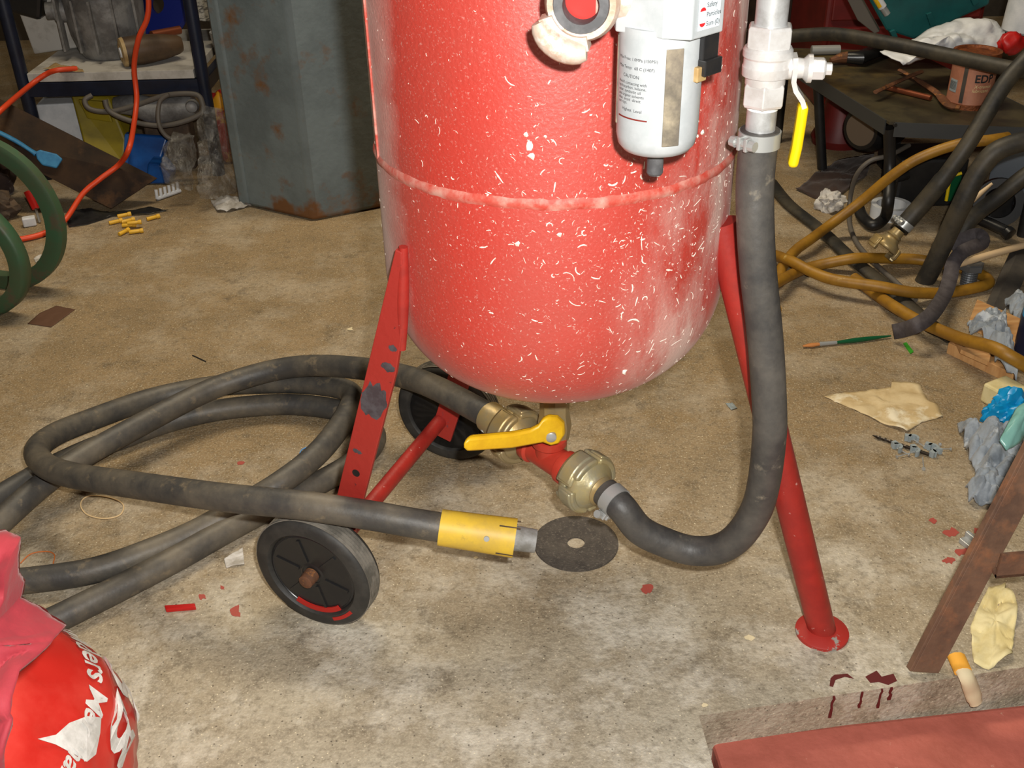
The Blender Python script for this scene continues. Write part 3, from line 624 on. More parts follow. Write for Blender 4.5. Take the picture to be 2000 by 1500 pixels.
ring(MB(), IC, ia, [(.0055, .0140), (.0085, .0145), (.0085, .0215), (.0055, .0225), (-.006, .0225), (-.006, .014)], 36).build('rubber_seal', MT['seal'], inl)
MB().lathe(IC - ia * .012, ia, [(0, .0165), (.002, .0165)], 24).build('bore', MT['redblot'], inl)
hz = z0 + .055
MB().tube(cr([V(hpn[3].x - .01, hpn[3].y + .015, hz), V(PX - .03, .96, hz + .01), V(PX, 1.0, hz + .05), V(PX, 1.03, hz + .07), V(PX, PY, hz + .08)], 6), .0135, 18).build('link_pipe', MT['steel'], pot)

# hose that feeds air from the lever valve to the tee
af = thing('air_feed_hose', V(PX, PY, 0), 'thick black rubber hose looping from lever valve down to the tee', 'hose')
HR = .0187
CE = CC + td * .036
hp_ = [CE + V(0, 0, .003), CE + td * .03 + V(.0, 0, -.004)] + [at(x, y, Y=Y_) for x, y, Y_ in ((1250, 1035, 1.04), (1300, 1060, 1.035), (1350, 1075, 1.03), (1400, 1073, 1.02), (1440, 1050, 1.01), (1475, 1000, 1.0), (1492, 942, .99), (1502, 860, .98), (1503, 800, .98), (1495, 667, .985), (1481, 533, .99), (1475, 430, .995))] + [V(PX, PY, pz(345)), V(PX, PY, pz(252))]
hpath = cr(hp_, 10)
MB().tube(hpath, HR, 24).build('rubber_hose', MT['hose'], af, smooth=60)
def clamp(o, ax, ref, parent, r=HR):
    m = ring(MB(), o - ax * .0075, ax, [(0, r), (0, r + .0016), (.015, r + .0016), (.015, r)], 36)
    c = m.build('hose_clamp', MT['zinc'], parent, smooth=40); ref = (Vector(ref) - ax * Vector(ref).dot(ax)).normalized(); sd = ax.cross(ref)
    R = Matrix((ref, sd, ax)).transposed()
    MB().box(o + ref * (r + .004) + sd * .004, (.010, .004, .013), R).box(o + ref * (r + .004) - sd * .004, (.010, .004, .013), R).build('clamp_ear', MT['zinc'], c, smooth=0, bevel=.001)
    MB().lathe(o + ref * (r + .005) + sd * .013, -sd, [(0, .005), (.006, .0055), (.006, .0035), (.022, .0035), (.022, .0055), (.028, .005)], 10).build('clamp_bolt', MT['zinc'], c)
clamp(V(PX, PY, pz(270)), V(0, 0, 1), (-.75, -.66, 0), af)
clamp(hpath[6], (hpath[7] - hpath[5]).normalized(), V(-.3, -.6, -.9), af)
claw_half(CC + td * .001, -td, (V(0, 0, 1) + td.cross(V(0, 0, 1)) * .6).cross(td), af, MT['claw'], 'claw_coupling')
MB().lathe(CC + td * .026, td, [(0, .019), (.004, .020), (.010, .0165), (.013, .0165)], 24).build('hose_tail', MT['brass'], af)

# coiled blast hose with nozzle holder
bh = thing('blast_hose', at(400, 870, z=0), 'long dusty black blast hose coiled beside the left wheel', 'hose')
BHR = .0185
cs = CL - td * .03
seq = [cs, cs - td * .035]
seq += [at(x, y, z=z_) for x, y, z_ in (
    (850, 757, .175), (780, 733, .150), (700, 719, .120), (610, 714, .095), (531, 724, .080), (440, 750, .070), (380, 775, .065), (315, 808, .062), (240, 848, .060), (160, 893, .058), (85, 945, .056), (25, 997, .05), (-60, 1080, .035), (-110, 1170, .02), (-30, 1240, .019), (70, 1225, .019), (170, 1180, .019), (260, 1135, .019), (350, 1088, .019), (430, 1043, .019), (510, 1000, .019), (600, 955, .019),
    (665, 920, .019), (715, 885, .019), (732, 850, .019), (700, 815, .019), (640, 797, .019), (551, 790, .019), (433, 800, .019), (334, 822, .019), (240, 855, .019), (160, 885, .019), (60, 935, .019), (-60, 1010, .019), (-150, 1090, .019), (-140, 1150, .02), (-40, 1140, .02), (60, 1133, .02), (180, 1115, .02), (280, 1082, .02), (380, 1040, .022), (470, 990, .035), (545, 945, .052), (610, 895, .058), (655, 845, .06), (682, 800, .06), (688, 772, .058), (660, 757, .055), (600, 749, .05), (530, 748, .045), (440, 752, .035), (354, 765, .03), (275, 785, .035), (177, 820, .05), (105, 850, .068), (72, 880, .085), (90, 910, .10), (150, 930, .118), (275, 949, .148), (433, 971, .175), (590, 987, .1865), (720, 1006, .180), (800, 1020, .172), (872, 1032, .163))]
bhp = cr(seq, 7)
MB().tube(bhp, BHR, 18).build('rubber_hose', MT['hosed'], bh, smooth=60)
sl_ = MB().lathe(cs - td * .028 , td, [(0, .0195), (.001, .0225), (.042, .0225), (.045, .02), (.05, .019)], 30).build('hose_ferrule', MT['brass'], bh, smooth=40)
for k, a in enumerate((30, 120, 210)):
    u, w = frame(td); d = u * math.cos(math.radians(a)) + w * math.sin(math.radians(a)); MB().lathe(cs - td * (.018 - .012 * (k % 2)) + d * .0215, d, [(0, .0035), (.0018, .003)], 10).build('ferrule_screw', MT['zinc'], sl_)
claw_half(CL - td * .001, td, (V(0, 0, 1) - td.cross(V(0, 0, 1)) * .8).cross(td), bh, MT['brass'], 'claw_coupling')
nA, nB, nC = at(866, 1031, z=.163), at(1012, 1052, z=.150), at(1047, 1057, z=.147)
nd = (nB - nA).normalized(); nl = (nB - nA).length
nh = MB().lathe(nA - nd * .004, nd, [(0, .0195), (0, .0225), (nl * .55, .0235), (nl, .0245), (nl, .016)], 28).build('nozzle_holder', MT['ycan'], bh, smooth=35); nh['label'] = 'yellow plastic nozzle holder'
u, w = frame(nd); side = (V(0, 0, 1) - nA * 0).normalized()
for px, py in ((895, 1003), (950, 1055)):
    q = at(px, py, z=.165 if py < 1020 else .168); c_ = nA + nd * (q - nA).dot(nd); d = (q - c_).normalized(); MB().lathe(c_ + d * .0225, d, [(0, .004), (.002, .0034)], 12).build('holder_screw', MT['zinc'], nh)
for a in (20, 110, 200, 290):
    d = u * math.cos(math.radians(a)) + w * math.sin(math.radians(a)); MB().box(nA + nd * (nl - .012) + d * .0242, (.026, .0016, .0012), Matrix((nd, d.cross(nd), d)).transposed()).build('holder_slot', MT['dirt'], nh, smooth=0)
MB().lathe(nB - nd * .02, nd, [(0, .0155), (.02, .0155), (.02 + (nC - nB).length, .0145), (.02 + (nC - nB).length, .009), (.022, .006)], 28).build('nozzle', MT['grey'], bh, smooth=35)
# ---------------------------------------------------------------- things on the concrete round the pot
g_ = at(1125, 1062, z=0)
dsk = ring(MB(), g_, (0, 0, 1), [(0, .0125), (.0025, .0125), (.0028, .03), (.0025, .0605), (0, .0605)], 56).build('cutting_disc', MT['disc'], smooth=30)
tag(dsk, 'worn dark grinding disc lying flat under the claw coupling', 'grinding disc')
def flat(name, px, mat, label, cat, z=0, amp=.0015, freq=40, h=0, solid=.0006, group=None, jag=0, seed=0, zs=None, rings=10, n=72):
    loop = [at(x, y, z=(z if zs is None else zs[i])) for i, (x, y) in enumerate(px)]
    o = MB().sheet([p + V(0, 0, solid) for p in loop], amp, freq, h, seed=seed, jag=jag, rings=rings, n=n).build(name, MT[mat], smooth=50, solid=solid)
    return tag(o, label, cat, group)
flat('torn_paper', [(1608, 775), (1650, 768), (1745, 760), (1742, 746), (1795, 755), (1812, 785), (1830, 790), (1841, 815), (1800, 826), (1770, 846), (1728, 832), (1690, 812), (1665, 800), (1630, 785)], 'paper', 'torn stained cream paper lying near the cable clips', 'paper', amp=.006, freq=26)
flat('yellowed_paper', [(1930, 1150), (1962, 1142), (1985, 1180), (1982, 1225), (1975, 1285), (1930, 1310), (1900, 1300), (1895, 1225), (1915, 1180)], 'papery', 'crumpled yellowed paper behind the rusty angle-iron leg', 'paper', amp=.012, freq=24)
o = MB().tube(cr([at(1880, 1308, z=.009), at(1889, 1325, z=.004), at(1897, 1346, z=-.018), at(1906, 1372, z=-.040)], 4), [.010] * 6 + [.011] * 5 + [.009] * 2, 10, flat=.7).build('rolled_scrap', MT['fawn'], smooth=50)
tag(o, 'white rolled scrap with orange end below the yellowed paper', 'scrap')
MB().tube([at(1868, 1283, z=.009), at(1881, 1312, z=.009)], .0112, 10, flat=.75).build('orange_end', MT['filter_orange'], o, smooth=50)
flat('brown_card', [(78, 612), (110, 598), (147, 605), (100, 640), (54, 633)], 'card', 'small brown piece of card lying flat near the green bands', 'card', amp=.001)
flat('white_scrap', [(438, 1094), (474, 1070), (478, 1104), (442, 1110)], 'tissue', 'white paper scrap beside the black tyre', 'scrap', amp=.003)
flat('white_tissue', [(412, 395), (440, 388), (490, 388), (498, 402), (450, 415), (425, 416)], 'tissue', 'crumpled white tissue at the foot of the steel column', 'tissue', amp=.014, freq=22, h=.006)
o = MB().prism([at(322, 1188, z=.0), at(382, 1184, z=.0), at(384, 1192, z=.0), at(325, 1197, z=.0)], (0, 0, .006)).build('red_plastic_strip', MT['redp'], smooth=0, bevel=.0015)
tag(o, 'short red plastic strip on the concrete near the red bag', 'plastic strip')
def band(name, px, z, r, mat, label, closed=True):
    o = MB().tube(cr([at(x, y, z=z) for x, y in px], 6, closed), r, 8, closed=closed).build(name, MT[mat], smooth=60); return tag(o, label, 'rubber band' if mat != 'brub' else 'cord')
band('rubber_band', [(162, 975), (180, 968), (215, 972), (240, 985), (235, 1005), (205, 1013), (172, 1006), (158, 990)], .0012, .0011, 'rubber', 'pale tan rubber band lying under the raised blast hose')
band('rubber_band', [(40, 1100), (60, 1082), (90, 1077), (106, 1083), (104, 1100)], .001, .0009, 'orub', 'thin orange band half hidden by the crimson cloth', False)
band('string_offcut', [(584, 890), (590, 878), (608, 872), (630, 874)], .001, .0009, 'brub', 'short curl of pale blue cord inside the hose coil', False)
o = MB().tube([at(376, 694, z=.0012), at(402, 706, z=.0012)], .0011, 6).build('wire_offcut', MT['black']); tag(o, 'short dark wire offcut on floor behind the hose coil', 'wire')
flat('grey_scrap', [(1417, 790), (1430, 787), (1440, 798), (1428, 802)], 'clip', 'tiny grey scrap beside the tubular leg', 'scrap', amp=.002)
for i, (x, y, w, lb) in enumerate(((685, 643, 6, 'small pale chip of paint on floor behind the strap leg'), (1465, 1247, 10, 'pale chip of paint on concrete beside the red foot plate'), (1375, 1378, 7, 'pale chip of paint near the corner of the floor recess'), (930, 1090, 5, 'small pale chip of paint just below the yellow nozzle holder'))):
    flat('chip', ell(x, y, w, w * .55, 7, i * 2.2), 'fawn', lb, 'chip', amp=.001)
# drill bit, cable clips and nails
d0, d1 = at(1704, 850, z=.004), at(1815, 888, z=.004); dd = (d1 - d0).normalized(); dl = (d1 - d0).length
db = thing('drill_bit', d0, 'slim steel twist drill bit lying among grey cable clips', 'drill bit')
pts = [d0 + dd * dl * k / 40 for k in range(25)]
MB().tube(pts, [.0005 + .0026 * min(1, k / 3) * (1 if k % 4 < 2 else .75) for k in range(25)], 8).build('flute', MT['drill'], db)
MB().tube([d0 + dd * dl * .6, d1], .0029, 10).build('shank', MT['drill'], db)
for i, (x, y, a, nx, ny) in enumerate(((1752, 875, .4, 1775, 888), (1784, 858, 1.3, 1805, 872), (1786, 882, .2, 1752, 892), (1822, 876, .9, 1856, 877), (1832, 884, 2.2, 1836, 868))):
    c = at(x, y, z=.0055)
    cl_ = thing('cable_clip', V(c.x, c.y, 0), 'grey plastic cable clip with its nail beside the drill bit', 'cable clip', 'cable clips spilled beside the drill bit')
    m = MB(); m.arc(c, V(0, 0, 1), V(math.cos(a), math.sin(a), 0), -110, 110, .0045, .0085, -.005, .005, 8); m.box(c + V(math.cos(a + 1.2) * .009, math.sin(a + 1.2) * .009, 0), (.008, .010, .010), Matrix.Rotation(a, 3, 'Z'))
    m.build('clip_body', MT['clip'], cl_, smooth=40)
    n0, n1 = V(c.x, c.y, .005), at(nx, ny, z=.003); MB().tube([n0, n1], .0009, 6).lathe(n1, n1 - n0, [(0, .0028), (.0012, .0028)], 10).build('nail', MT['zinc'], cl_)
n0, n1 = at(1802, 893, z=.002), at(1804, 915, z=.003)
o = MB().tube([n0, n1], .0009, 6).lathe(n1, n1 - n0, [(0, .003), (.0014, .003)], 10).build('nail', MT['zinc']); tag(o, 'loose bright nail lying apart from the cable clips', 'nail')
o = MB().box(at(1890, 1062, z=.004), (.012, .022, .008), Matrix.Rotation(.4, 3, 'Z')).box(at(1896, 1050, z=.009), (.006, .018, .012), Matrix.Rotation(.4, 3, 'Z')).build('metal_clip', MT['zinc'], smooth=0, bevel=.001)
tag(o, 'small bright metal clip among red splashes by angle-iron leg', 'clip')
# paint brush and green sliver
p0, p1, p2, p3 = at(1740, 656, z=.005), at(1634, 669, z=.005), at(1600, 672, z=.005), at(1568, 676, z=.004)
pb = thing('paint_brush', p0, 'thin artist brush with dark green handle on the floor', 'paint brush')
q = [p0.lerp(p1, k / 6) for k in range(7)]; MB().tube(q, [.0015, .0028, .0038, .0045, .0048, .004, .003], 10).build('handle', MT['brushg'], pb, smooth=60)
MB().tube([p1, p2], [.0034, .0042], 10).build('ferrule', MT['zinc'], pb); MB().tube([p2, p2.lerp(p3, .5), p3], [.0042, .0058, .002], 10, flat=.6).build('bristles', MT['bristle'], pb, smooth=60)
o = MB().prism([at(1764, 672, z=0), at(1770, 670, z=0), at(1784, 688, z=0), at(1778, 692, z=0)], (0, 0, .002)).build('green_sliver', MT['greenbit'], smooth=0); tag(o, 'bright green plastic sliver near the brush handle', 'scrap')

# ---------------------------------------------------------------- red bag and crimson cloth, lower left
BC = V(-.585, .66, 0)
def bagp(d):
    k = 1 + .07 * noise.fractal(d * 1.6 + V(4, 2, 1), 1, 2, 4) + .025 * abs(noise.noise(d * 6))
    sx_ = (abs(d.x) ** 2.6 + abs(d.y) ** 2.6 + abs(d.z) ** 2.6) ** (-1 / 2.6)
    p = V(d.x * .205, d.y * .19, d.z * .165) * k * sx_; p.z = max(p.z + .155, 0)
    t = max(0, p.z - .16) / .16; p.x *= 1 - .38 * t * t; p.y *= 1 - .38 * t * t
    return BC + p
bm = bmesh.new(); bmesh.ops.create_icosphere(bm, subdivisions=5, radius=1); m = MB().add([bagp(v.co.normalized()) for v in bm.verts], [tuple(v.index for v in f.verts) for f in bm.faces]); bm.free()
bag = m.build('plastic_bag', MT['bag'], smooth=70); tag(bag, 'full red plastic bag with white lettering on the floor', 'bag')
def bag_map(th0, el0, sx_, sy_):
    """lettering runs round the lying bag: x follows decreasing azimuth, y points down"""
    def fn(x, y):
        th = math.radians(th0 - x * sx_); el = math.radians(el0 - y * sy_)
        d = V(math.cos(th) * math.cos(el), math.sin(th) * math.cos(el), math.sin(el)); p = bagp(d); n = (p - (BC + V(0, 0, .15))).normalized(); return p + n * .0025
    return fn
tx = MB(); text_on(tx, 'Builders Merchants', 1, bag_map(60, 24, 10, 9), shear=.2, bold=.02); tx.build('bag_lettering', MT['bagtext'], bag, smooth=0)
tx = MB(); text_on(tx, 'SB', 1, bag_map(46, 13, 33, 24), shear=.2, bold=.02); tx.build('bag_lettering', MT['bagtext'], bag, smooth=0)
fm = bag_map(0, 0, 1, 1); tx = MB()
tx.add([fm(-x, -y) for x, y in ((-4, 33), (2, 29), (8, 27), (13, 23), (16, 18), (12, 16), (6, 14), (1, 17), (0, 22), (-1, 28))], [tuple(range(10))]); tx.build('bag_emblem', MT['bagtext'], bag, smooth=0)
cp = [at(x, y, Y=Y_) for x, y, Y_ in ((-110, 1040, .64), (0, 1036, .64), (30, 1033, .64), (56, 1048, .63), (47, 1110, .62), (52, 1160, .62), (95, 1190, .62), (132, 1222, .61), (92, 1265, .57), (55, 1300, .55), (42, 1400, .52), (12, 1500, .50), (-30, 1560, .49), (-180, 1500, .52), (-190, 1200, .60))]
m = MB().sheet(cp, .035, 13, .03, rings=16, n=110, up=(.1, -.75, .5)); o = m.build('crimson_cloth', MT['cloth'], smooth=80, solid=.004); tag(o, 'crimson cloth bunched over the top of the red plastic bag', 'cloth')

# ---------------------------------------------------------------- rusty angle-iron stand, right
sd0, sd1 = at(1800, 1318, z=0), None
S0 = at(1807, 1318, z=0); S1 = at(2012, 930, Y=S0.y + .06)
an = thing('angle_iron_stand', S0, 'rusty brown angle-iron stand with a splayed leg', 'stand')
dv = (S1 - S0).normalized(); S1 = S0 + dv * .75
wv = V(1, .12, 0); wv = (wv - dv * wv.dot(dv)).normalized(); nv = dv.cross(wv).normalized(); nv = nv if nv.y > 0 else -nv
lw = .036
def slab(p, q, a, b_): return MB().hexa([p, p + a, p + a + b_, p + b_], [q, q + a, q + a + b_, q + b_])
sh = -wv * lw * .5
m = slab(S0 + sh, S1 + sh, wv * lw, nv * .004); m.hexa([S0 + sh, S0 + sh - wv * .004, S0 + sh - wv * .004 + nv * .010, S0 + sh + nv * .010], [S1 + sh, S1 + sh - wv * .004, S1 + sh - wv * .004 + nv * .010, S1 + sh + nv * .010])
zmin = min(v.z for v in m.v); 
for v in m.v: v.z = max(v.z, 0.0005)
m.build('splayed_leg', MT['angle'], an, smooth=0, bevel=.0008)
kb = at(1945, 1130, Y=S0.y + .02); ke = kb + V(.55, .06, -.01)
MB().hexa([kb, kb + V(0, 0, .036), kb + V(0, .004, .036), kb + V(0, .004, 0)], [ke, ke + V(0, 0, .036), ke + V(0, .004, .036), ke + V(0, .004, 0)]).hexa([kb, kb + V(0, .035, 0), kb + V(0, .035, .004), kb + V(0, 0, .004)], [ke, ke + V(0, .035, 0), ke + V(0, .035, .004), ke + V(0, 0, .004)]).build('cross_rail', MT['angle'], an, smooth=0)
lg2 = V(ke.x + .16, ke.y, 0); S2 = V(S1.x + .18, S1.y + .02, S1.z)
slab(lg2, S2, V(.042, 0, 0), V(0, .004, 0)).build('splayed_leg', MT['angle'], an, smooth=0)
MB().box((S1 + S2) / 2 + V(0, .1, .004), (S2.x - S1.x + .12, .30, .02)).build('top_plate', MT['angle'], an, smooth=0)

# ---------------------------------------------------------------- heap at the right edge
o = MB().prism([at(1905, 600, z=.0), at(2005, 645, z=.0), at(1995, 695, z=.0), at(1890, 640, z=0)], (0, 0, .018)).build('timber_offcut', MT['wood'], smooth=0, bevel=.001); tag(o, 'pale pine offcut beside the blue and navy bottle', 'timber')
o = MB().prism([at(1848, 690, z=0), at(1862, 678, z=0), at(1985, 735, z=0), at(1975, 752, z=0)], (0, 0, .022)).build('timber_offcut', MT['wood'], smooth=0, bevel=.001); tag(o, 'long narrow pine batten under the ochre hose', 'timber')
o = MB().prism([at(1862, 665, z=.024), at(1935, 690, z=.024), at(1930, 715, z=.024), at(1875, 690, z=.024)], (0, 0, .008)).build('plywood_scrap', MT['wood'], smooth=0); tag(o, 'thin plywood scrap lying on the narrow pine batten', 'timber')
def rag(name, px, h, label, mat='rag', seed=0, amp=.022, freq=34, z=0): return flat(name, px, mat, label, 'rag', z=z, amp=amp, freq=freq, h=h * .8, solid=.0015, seed=seed, rings=26, n=150)
rag('grey_rag', [(1888, 635), (1915, 625), (1960, 620), (1975, 690), (1985, 745), (1945, 715), (1925, 680), (1895, 660)], .03, 'pale grey rag crumpled over the pine offcut', seed=3, z=.03)
rag('grey_rag', [(1960, 595), (1995, 585), (2040, 600), (2040, 650), (1985, 640)], .04, 'pale grey rag bunched behind the blue and navy bottle', seed=5)
rag('grey_rag', [(1868, 834), (1900, 848), (1935, 860), (1975, 858), (2030, 880), (2030, 960), (1960, 955), (1915, 950), (1895, 915), (1880, 870)], .05, 'large grey rag heaped under the turquoise plastic strip', seed=8)
rag('grey_rag', [(1882, 965), (1905, 945), (1945, 945), (1970, 975), (1950, 1003), (1915, 990), (1895, 992)], .035, 'small grey rag balled up beside the angle-iron leg', seed=12)
tn = at(1985, 690, z=.0); bt = thing('printed_bottle', V(tn.x + .03, tn.y, 0), 'bright blue bottle with navy lower half at the room edge', 'bottle')
MB().lathe(V(tn.x + .03, tn.y, 0), (0, 0, 1), [(0, .03), (.004, .034), (.075, .034), (.076, .033)], 28).build('lower_sleeve', MT['navyp'], bt)
MB().lathe(V(tn.x + .03, tn.y, .075), (0, 0, 1), [(0, .0335), (.04, .0335), (.055, .028), (.065, .014), (.08, .013)], 28).build('upper_body', MT['bluec'], bt)
tx = MB(); bcx = V(tn.x + .03, tn.y, 0)
text_on(tx, 'C', .03, lambda x, y: bcx + V(math.cos(-2.35 + x / .034) * .0346, math.sin(-2.35 + x / .034) * .0346, .025 + y)); tx.build('sleeve_mark', MT['clip'], bt, smooth=0)
o = MB().box(at(1962, 770, z=.018), (.055, .05, .036), Matrix.Rotation(.5, 3, 'Z')).build('foam_block', MT['papery'], smooth=0, bevel=.004); tag(o, 'small cream foam block above the shiny blue bag', 'foam block')
o = MB().lump(at(1976, 803, z=.03), (.04, .024, .032), .5, 7, 4, floor=0, seed=2).build('shiny_bag', MT['bluec'], smooth=30); tag(o, 'small shiny bright blue plastic bag scrunched up', 'bag')
q = [at(1952, 862, z=.07), at(1965, 880, z=.06), at(1990, 868, z=.06), at(2050, 780, z=.09), at(2040, 760, z=.10), at(1985, 800, z=.09)]
o = MB().sheet(q, .004, 40, .012).build('plastic_tray', MT['turq'], smooth=40, solid=.003); tag(o, 'turquoise moulded plastic strip resting on the large grey rag', 'plastic tray')
# dark channel leaning
a_, b_ = at(1935, 610, z=0), at(1985, 500, Y=2.02)
o = slab(a_, b_, V(.045, .01, 0), V(.0, .03, .0)).build('steel_channel', MT['plank'], smooth=0, bevel=.002); tag(o, 'dark steel channel propped behind the ochre hose loop', 'channel')
# ---------------------------------------------------------------- hoses and cables, right
def hose(name, pts, r, mat, label, cat='hose', n=7, seg=14, fl=None):
    P = [at(x, y, z=z) if z is not None else at(x, y, Y=Y_) for x, y, z, Y_ in [(p + (None,))[:4] for p in pts]]
    return tag(MB().tube(cr(P, n), r, seg, flat=fl).build(name, MT[mat], smooth=60), label, cat)
YR = .0115
hose('ochre_hose', [(1968, 268, None, 2.19), (1930, 274, None, 2.175), (1870, 282, None, 2.185), (1795, 309, None, 2.195), (1740, 345, None, 2.21), (1680, 395, None, 2.235), (1620, 440, .038), (1585, 466, .034), (1555, 488, .026), (1530, 518, .020), (1518, 548, .012), (1490, 560, .012), (1450, 545, .012), (1450, 515, .012), (1490, 495, .012), (1540, 508, .040), (1588, 532, .038), (1633, 547, .037), (1713, 559, .038), (1760, 568, .032), (1793, 572, .026), (1847, 572, .013), (1905, 562, .012), (1932, 551, .012), (1905, 531, .012), (1857, 519, .014), (1793, 507, .015), (1742, 505, .017), (1700, 504, .028), (1665, 505, .032), (1607, 516, .016), (1567, 527, .014), (1521, 550, .036), (1480, 578, .03), (1470, 612, .012), (1520, 602, .012)], YR, 'yhose', 'ochre yellow air hose looping over the floor below the black table', 'air hose')
hose('ochre_hose', [(1668, 543, .0115), (1690, 559, .0115), (1715, 578, .0115), (1745, 598, .024), (1795, 627, .030), (1873, 660, .050), (1940, 679, .080), (1985, 703, .074), (2060, 745, .03), (2150, 760, .012)], YR, 'yhose', 'ochre yellow air hose running out across the pine battens', 'air hose')
hose('old_hose', [(1505, 355, .0092), (1540, 398, .0092), (1600, 446, .0092), (1660, 502, .0092), (1720, 550, .0092), (1770, 592, .0092), (1815, 632, .0092), (1860, 662, .0092)], .0165, 'hose2', 'dark flattened hose crossing under the ochre hose', fl=.5)
hose('black_hose', [(1530, 72, None, 2.62), (1580, 68, None, 2.58), (1640, 68, None, 2.52), (1750, 87, None, 2.4), (1850, 108, None, 2.3), (1930, 125, None, 2.22), (2010, 140, None, 2.15), (2120, 150, None, 2.1)], .0155, 'hose2', 'black hose slung across above the tin and the table')
hc = thing('coupled_hose', at(1745, 490, z=0), 'black hose ending in a clamped brass claw coupling', 'hose')
P = [at(2010, 110, Y=2.12), at(1965, 160, Y=2.1), at(1925, 225, Y=2.08), at(1885, 290, Y=2.06), at(1840, 352, Y=2.06), at(1800, 400, Y=2.07), at(1770, 434, Y=2.068), at(1757, 449, Y=2.062)]
MB().tube(cr(P, 7), [.0165] * 28 + [.0185] * 22, 16).build('rubber_hose', MT['hose2'], hc, smooth=60)
ca = (P[-1] - P[-3]).normalized(); clamp(P[-1] - ca * .014, -ca, V(-.9, -.4, .3), hc, .0178)
MB().lathe(P[-1], ca, [(0, .013), (.012, .014), (.016, .0175), (.02, .013), (.03, .013)], 20).build('hose_tail', MT['brass'], hc)
claw_half(P[-1] + ca * .046, ca, V(1, 0, .3), hc, MT['brass'], 'claw_coupling', .85)
hose('limp_hose', [(2030, 272, None, 1.98), (1985, 280, None, 1.98), (1940, 300, None, 1.98), (1905, 345, None, 1.98), (1878, 400, None, 1.98), (1850, 460, None, 1.99), (1822, 520, None, 2.0), (1803, 555, None, 2.01)], .0195, 'hose2', 'dusty black hose drooping with its blunt end over the ochre loop')
hose('thick_black_hose', [(2040, 320, None, 2.05), (2000, 345, None, 2.05), (1950, 385, None, 2.06), (1900, 425, None, 2.08), (1875, 462, None, 2.08), (1862, 488, None, 2.075)], .0165, 'hose2', 'thick black hose running behind the drooping hose')
hose('grey_cable', [(1775, 284, None, 2.42), (1738, 303, None, 2.365), (1700, 314, None, 2.36), (1674, 340, None, 2.37), (1662, 378, None, 2.40), (1659, 410, .0065), (1660, 440, .006), (1672, 472, .006), (1694, 500, .006), (1722, 527, .006), (1752, 553, .006), (1788, 586, .006)], .0055, 'greyc', 'thin grey cable hanging from the black table to the floor', 'cable')
# web strap
sp_ = [(1856, 480, 2.045), (1905, 459, 2.05), (1918, 474, 2.03), (1880, 492, 1.99), (1862, 515, 1.965), (1855, 545, 1.93), (1846, 572, 1.885), (1830, 600, 1.80), (1814, 619, 1.738), (1790, 635, 1.712), (1765, 644, 1.74), (1745, 648, 1.758)]
C_ = cr([at(x, y, Y=Y_) for x, y, Y_ in sp_], 6); m = MB()
for k, p in enumerate(C_):
    d = (C_[min(k + 1, len(C_) - 1)] - C_[max(k - 1, 0)]).normalized(); w_ = d.cross((V(0, 0, CAMH) - p).normalized()).normalized() * .0145
    m.v += [p + w_, p - w_]
m.v = [V(v.x, v.y, max(v.z, .002)) for v in m.v]
m.f = [(i * 2, i * 2 + 1, i * 2 + 3, i * 2 + 2) for i in range(len(C_) - 1)]
o = m.build('web_strap', MT['strap2'], smooth=60, solid=.003); tag(o, 'grey flat web strap curling down to the floor', 'strap')
# sticks, bolt
o = MB().tube([at(1872, 516, z=.052), at(1925, 500, z=.055), at(2010, 476, z=.06), at(2150, 440, z=.07)], .0075, 10).build('wooden_stick', MT['woodp'], smooth=60); tag(o, 'long pale wooden stick lying across the threaded bolt', 'stick')
o = MB().tube([at(1872, 408, Y=2.2), at(1900, 390, Y=2.2), at(1938, 358, Y=2.2)], [.008, .007, .003], 8).build('wood_wedge', MT['woodp'], smooth=60); tag(o, 'thin pale wood wedge between the black hoses', 'stick')
tb = at(1890, 555, z=0); bl = thing('threaded_bolt', tb, 'stout grey threaded bolt standing under the wooden stick', 'bolt')
MB().lathe(tb, (0, 0, 1), [(k * .0025, .0145 if k % 2 else .0162) for k in range(15)], 20).build('thread', MT['thread'], bl, smooth=0)
MB().lathe(tb + V(0, 0, .035), (0, 0, 1), [(0, .025), (.012, .025), (.014, .021)], 6).build('bolt_head', MT['thread'], bl, smooth=20)

# ---------------------------------------------------------------- low black machine stand with things on it
TZt = .255
tA, tB, tC = at(1737, 238, z=TZt), at(1505, 93, z=TZt), at(2090, 252, z=TZt)
tb1 = (tB - tA); tc1 = (tC - tA); tD = tB + tc1
stt = thing('machine_stand', V(tA.x, tA.y, 0), 'low black steel stand with a stained sheet-metal top', 'stand')
MB().prism([p - V(0, 0, .006) for p in (tA, tC, tD, tB)], (0, 0, .006)).build('top', MT['tabletop'], stt, smooth=0)
def rimb(p, q, name='rim'):
    d = (q - p).normalized(); n = V(d.y, -d.x, 0); return MB().hexa([p, p + n * .003, p + n * .003 + V(0, 0, -.032), p + V(0, 0, -.032)], [q, q + n * .003, q + n * .003 + V(0, 0, -.032), q + V(0, 0, -.032)]).build(name, MT['rim'], stt, smooth=0)
cut = tA + (tC - tA).normalized() * .012
rimb(cut, tC); rimb(tB, tA + (tB - tA).normalized() * .012); rimb(tC, tD); rimb(tD, tB)
for (x, y), t_ in (((1748, 244), 0), ((1790, 250), 1), ((1612, 172), 2), ((1700, 228), 3)):
    p = at(x, y, Y=tA.y - .004 if t_ < 2 else tA.y + (1737 - x) / 192 * (tB.y - tA.y) - .004); MB().lathe(p + V(-.002 * (t_ > 1), 0, 0), (0, -1, 0), [(0, .005), (.004, .004)], 10).build('rim_bolt', MT['black'], stt)
def lg(px, py, top): f_ = at(px, py, z=0); return MB().tube([f_ + V(0, 0, .008), top], .0125, 14).build('leg', MT['black'], stt)
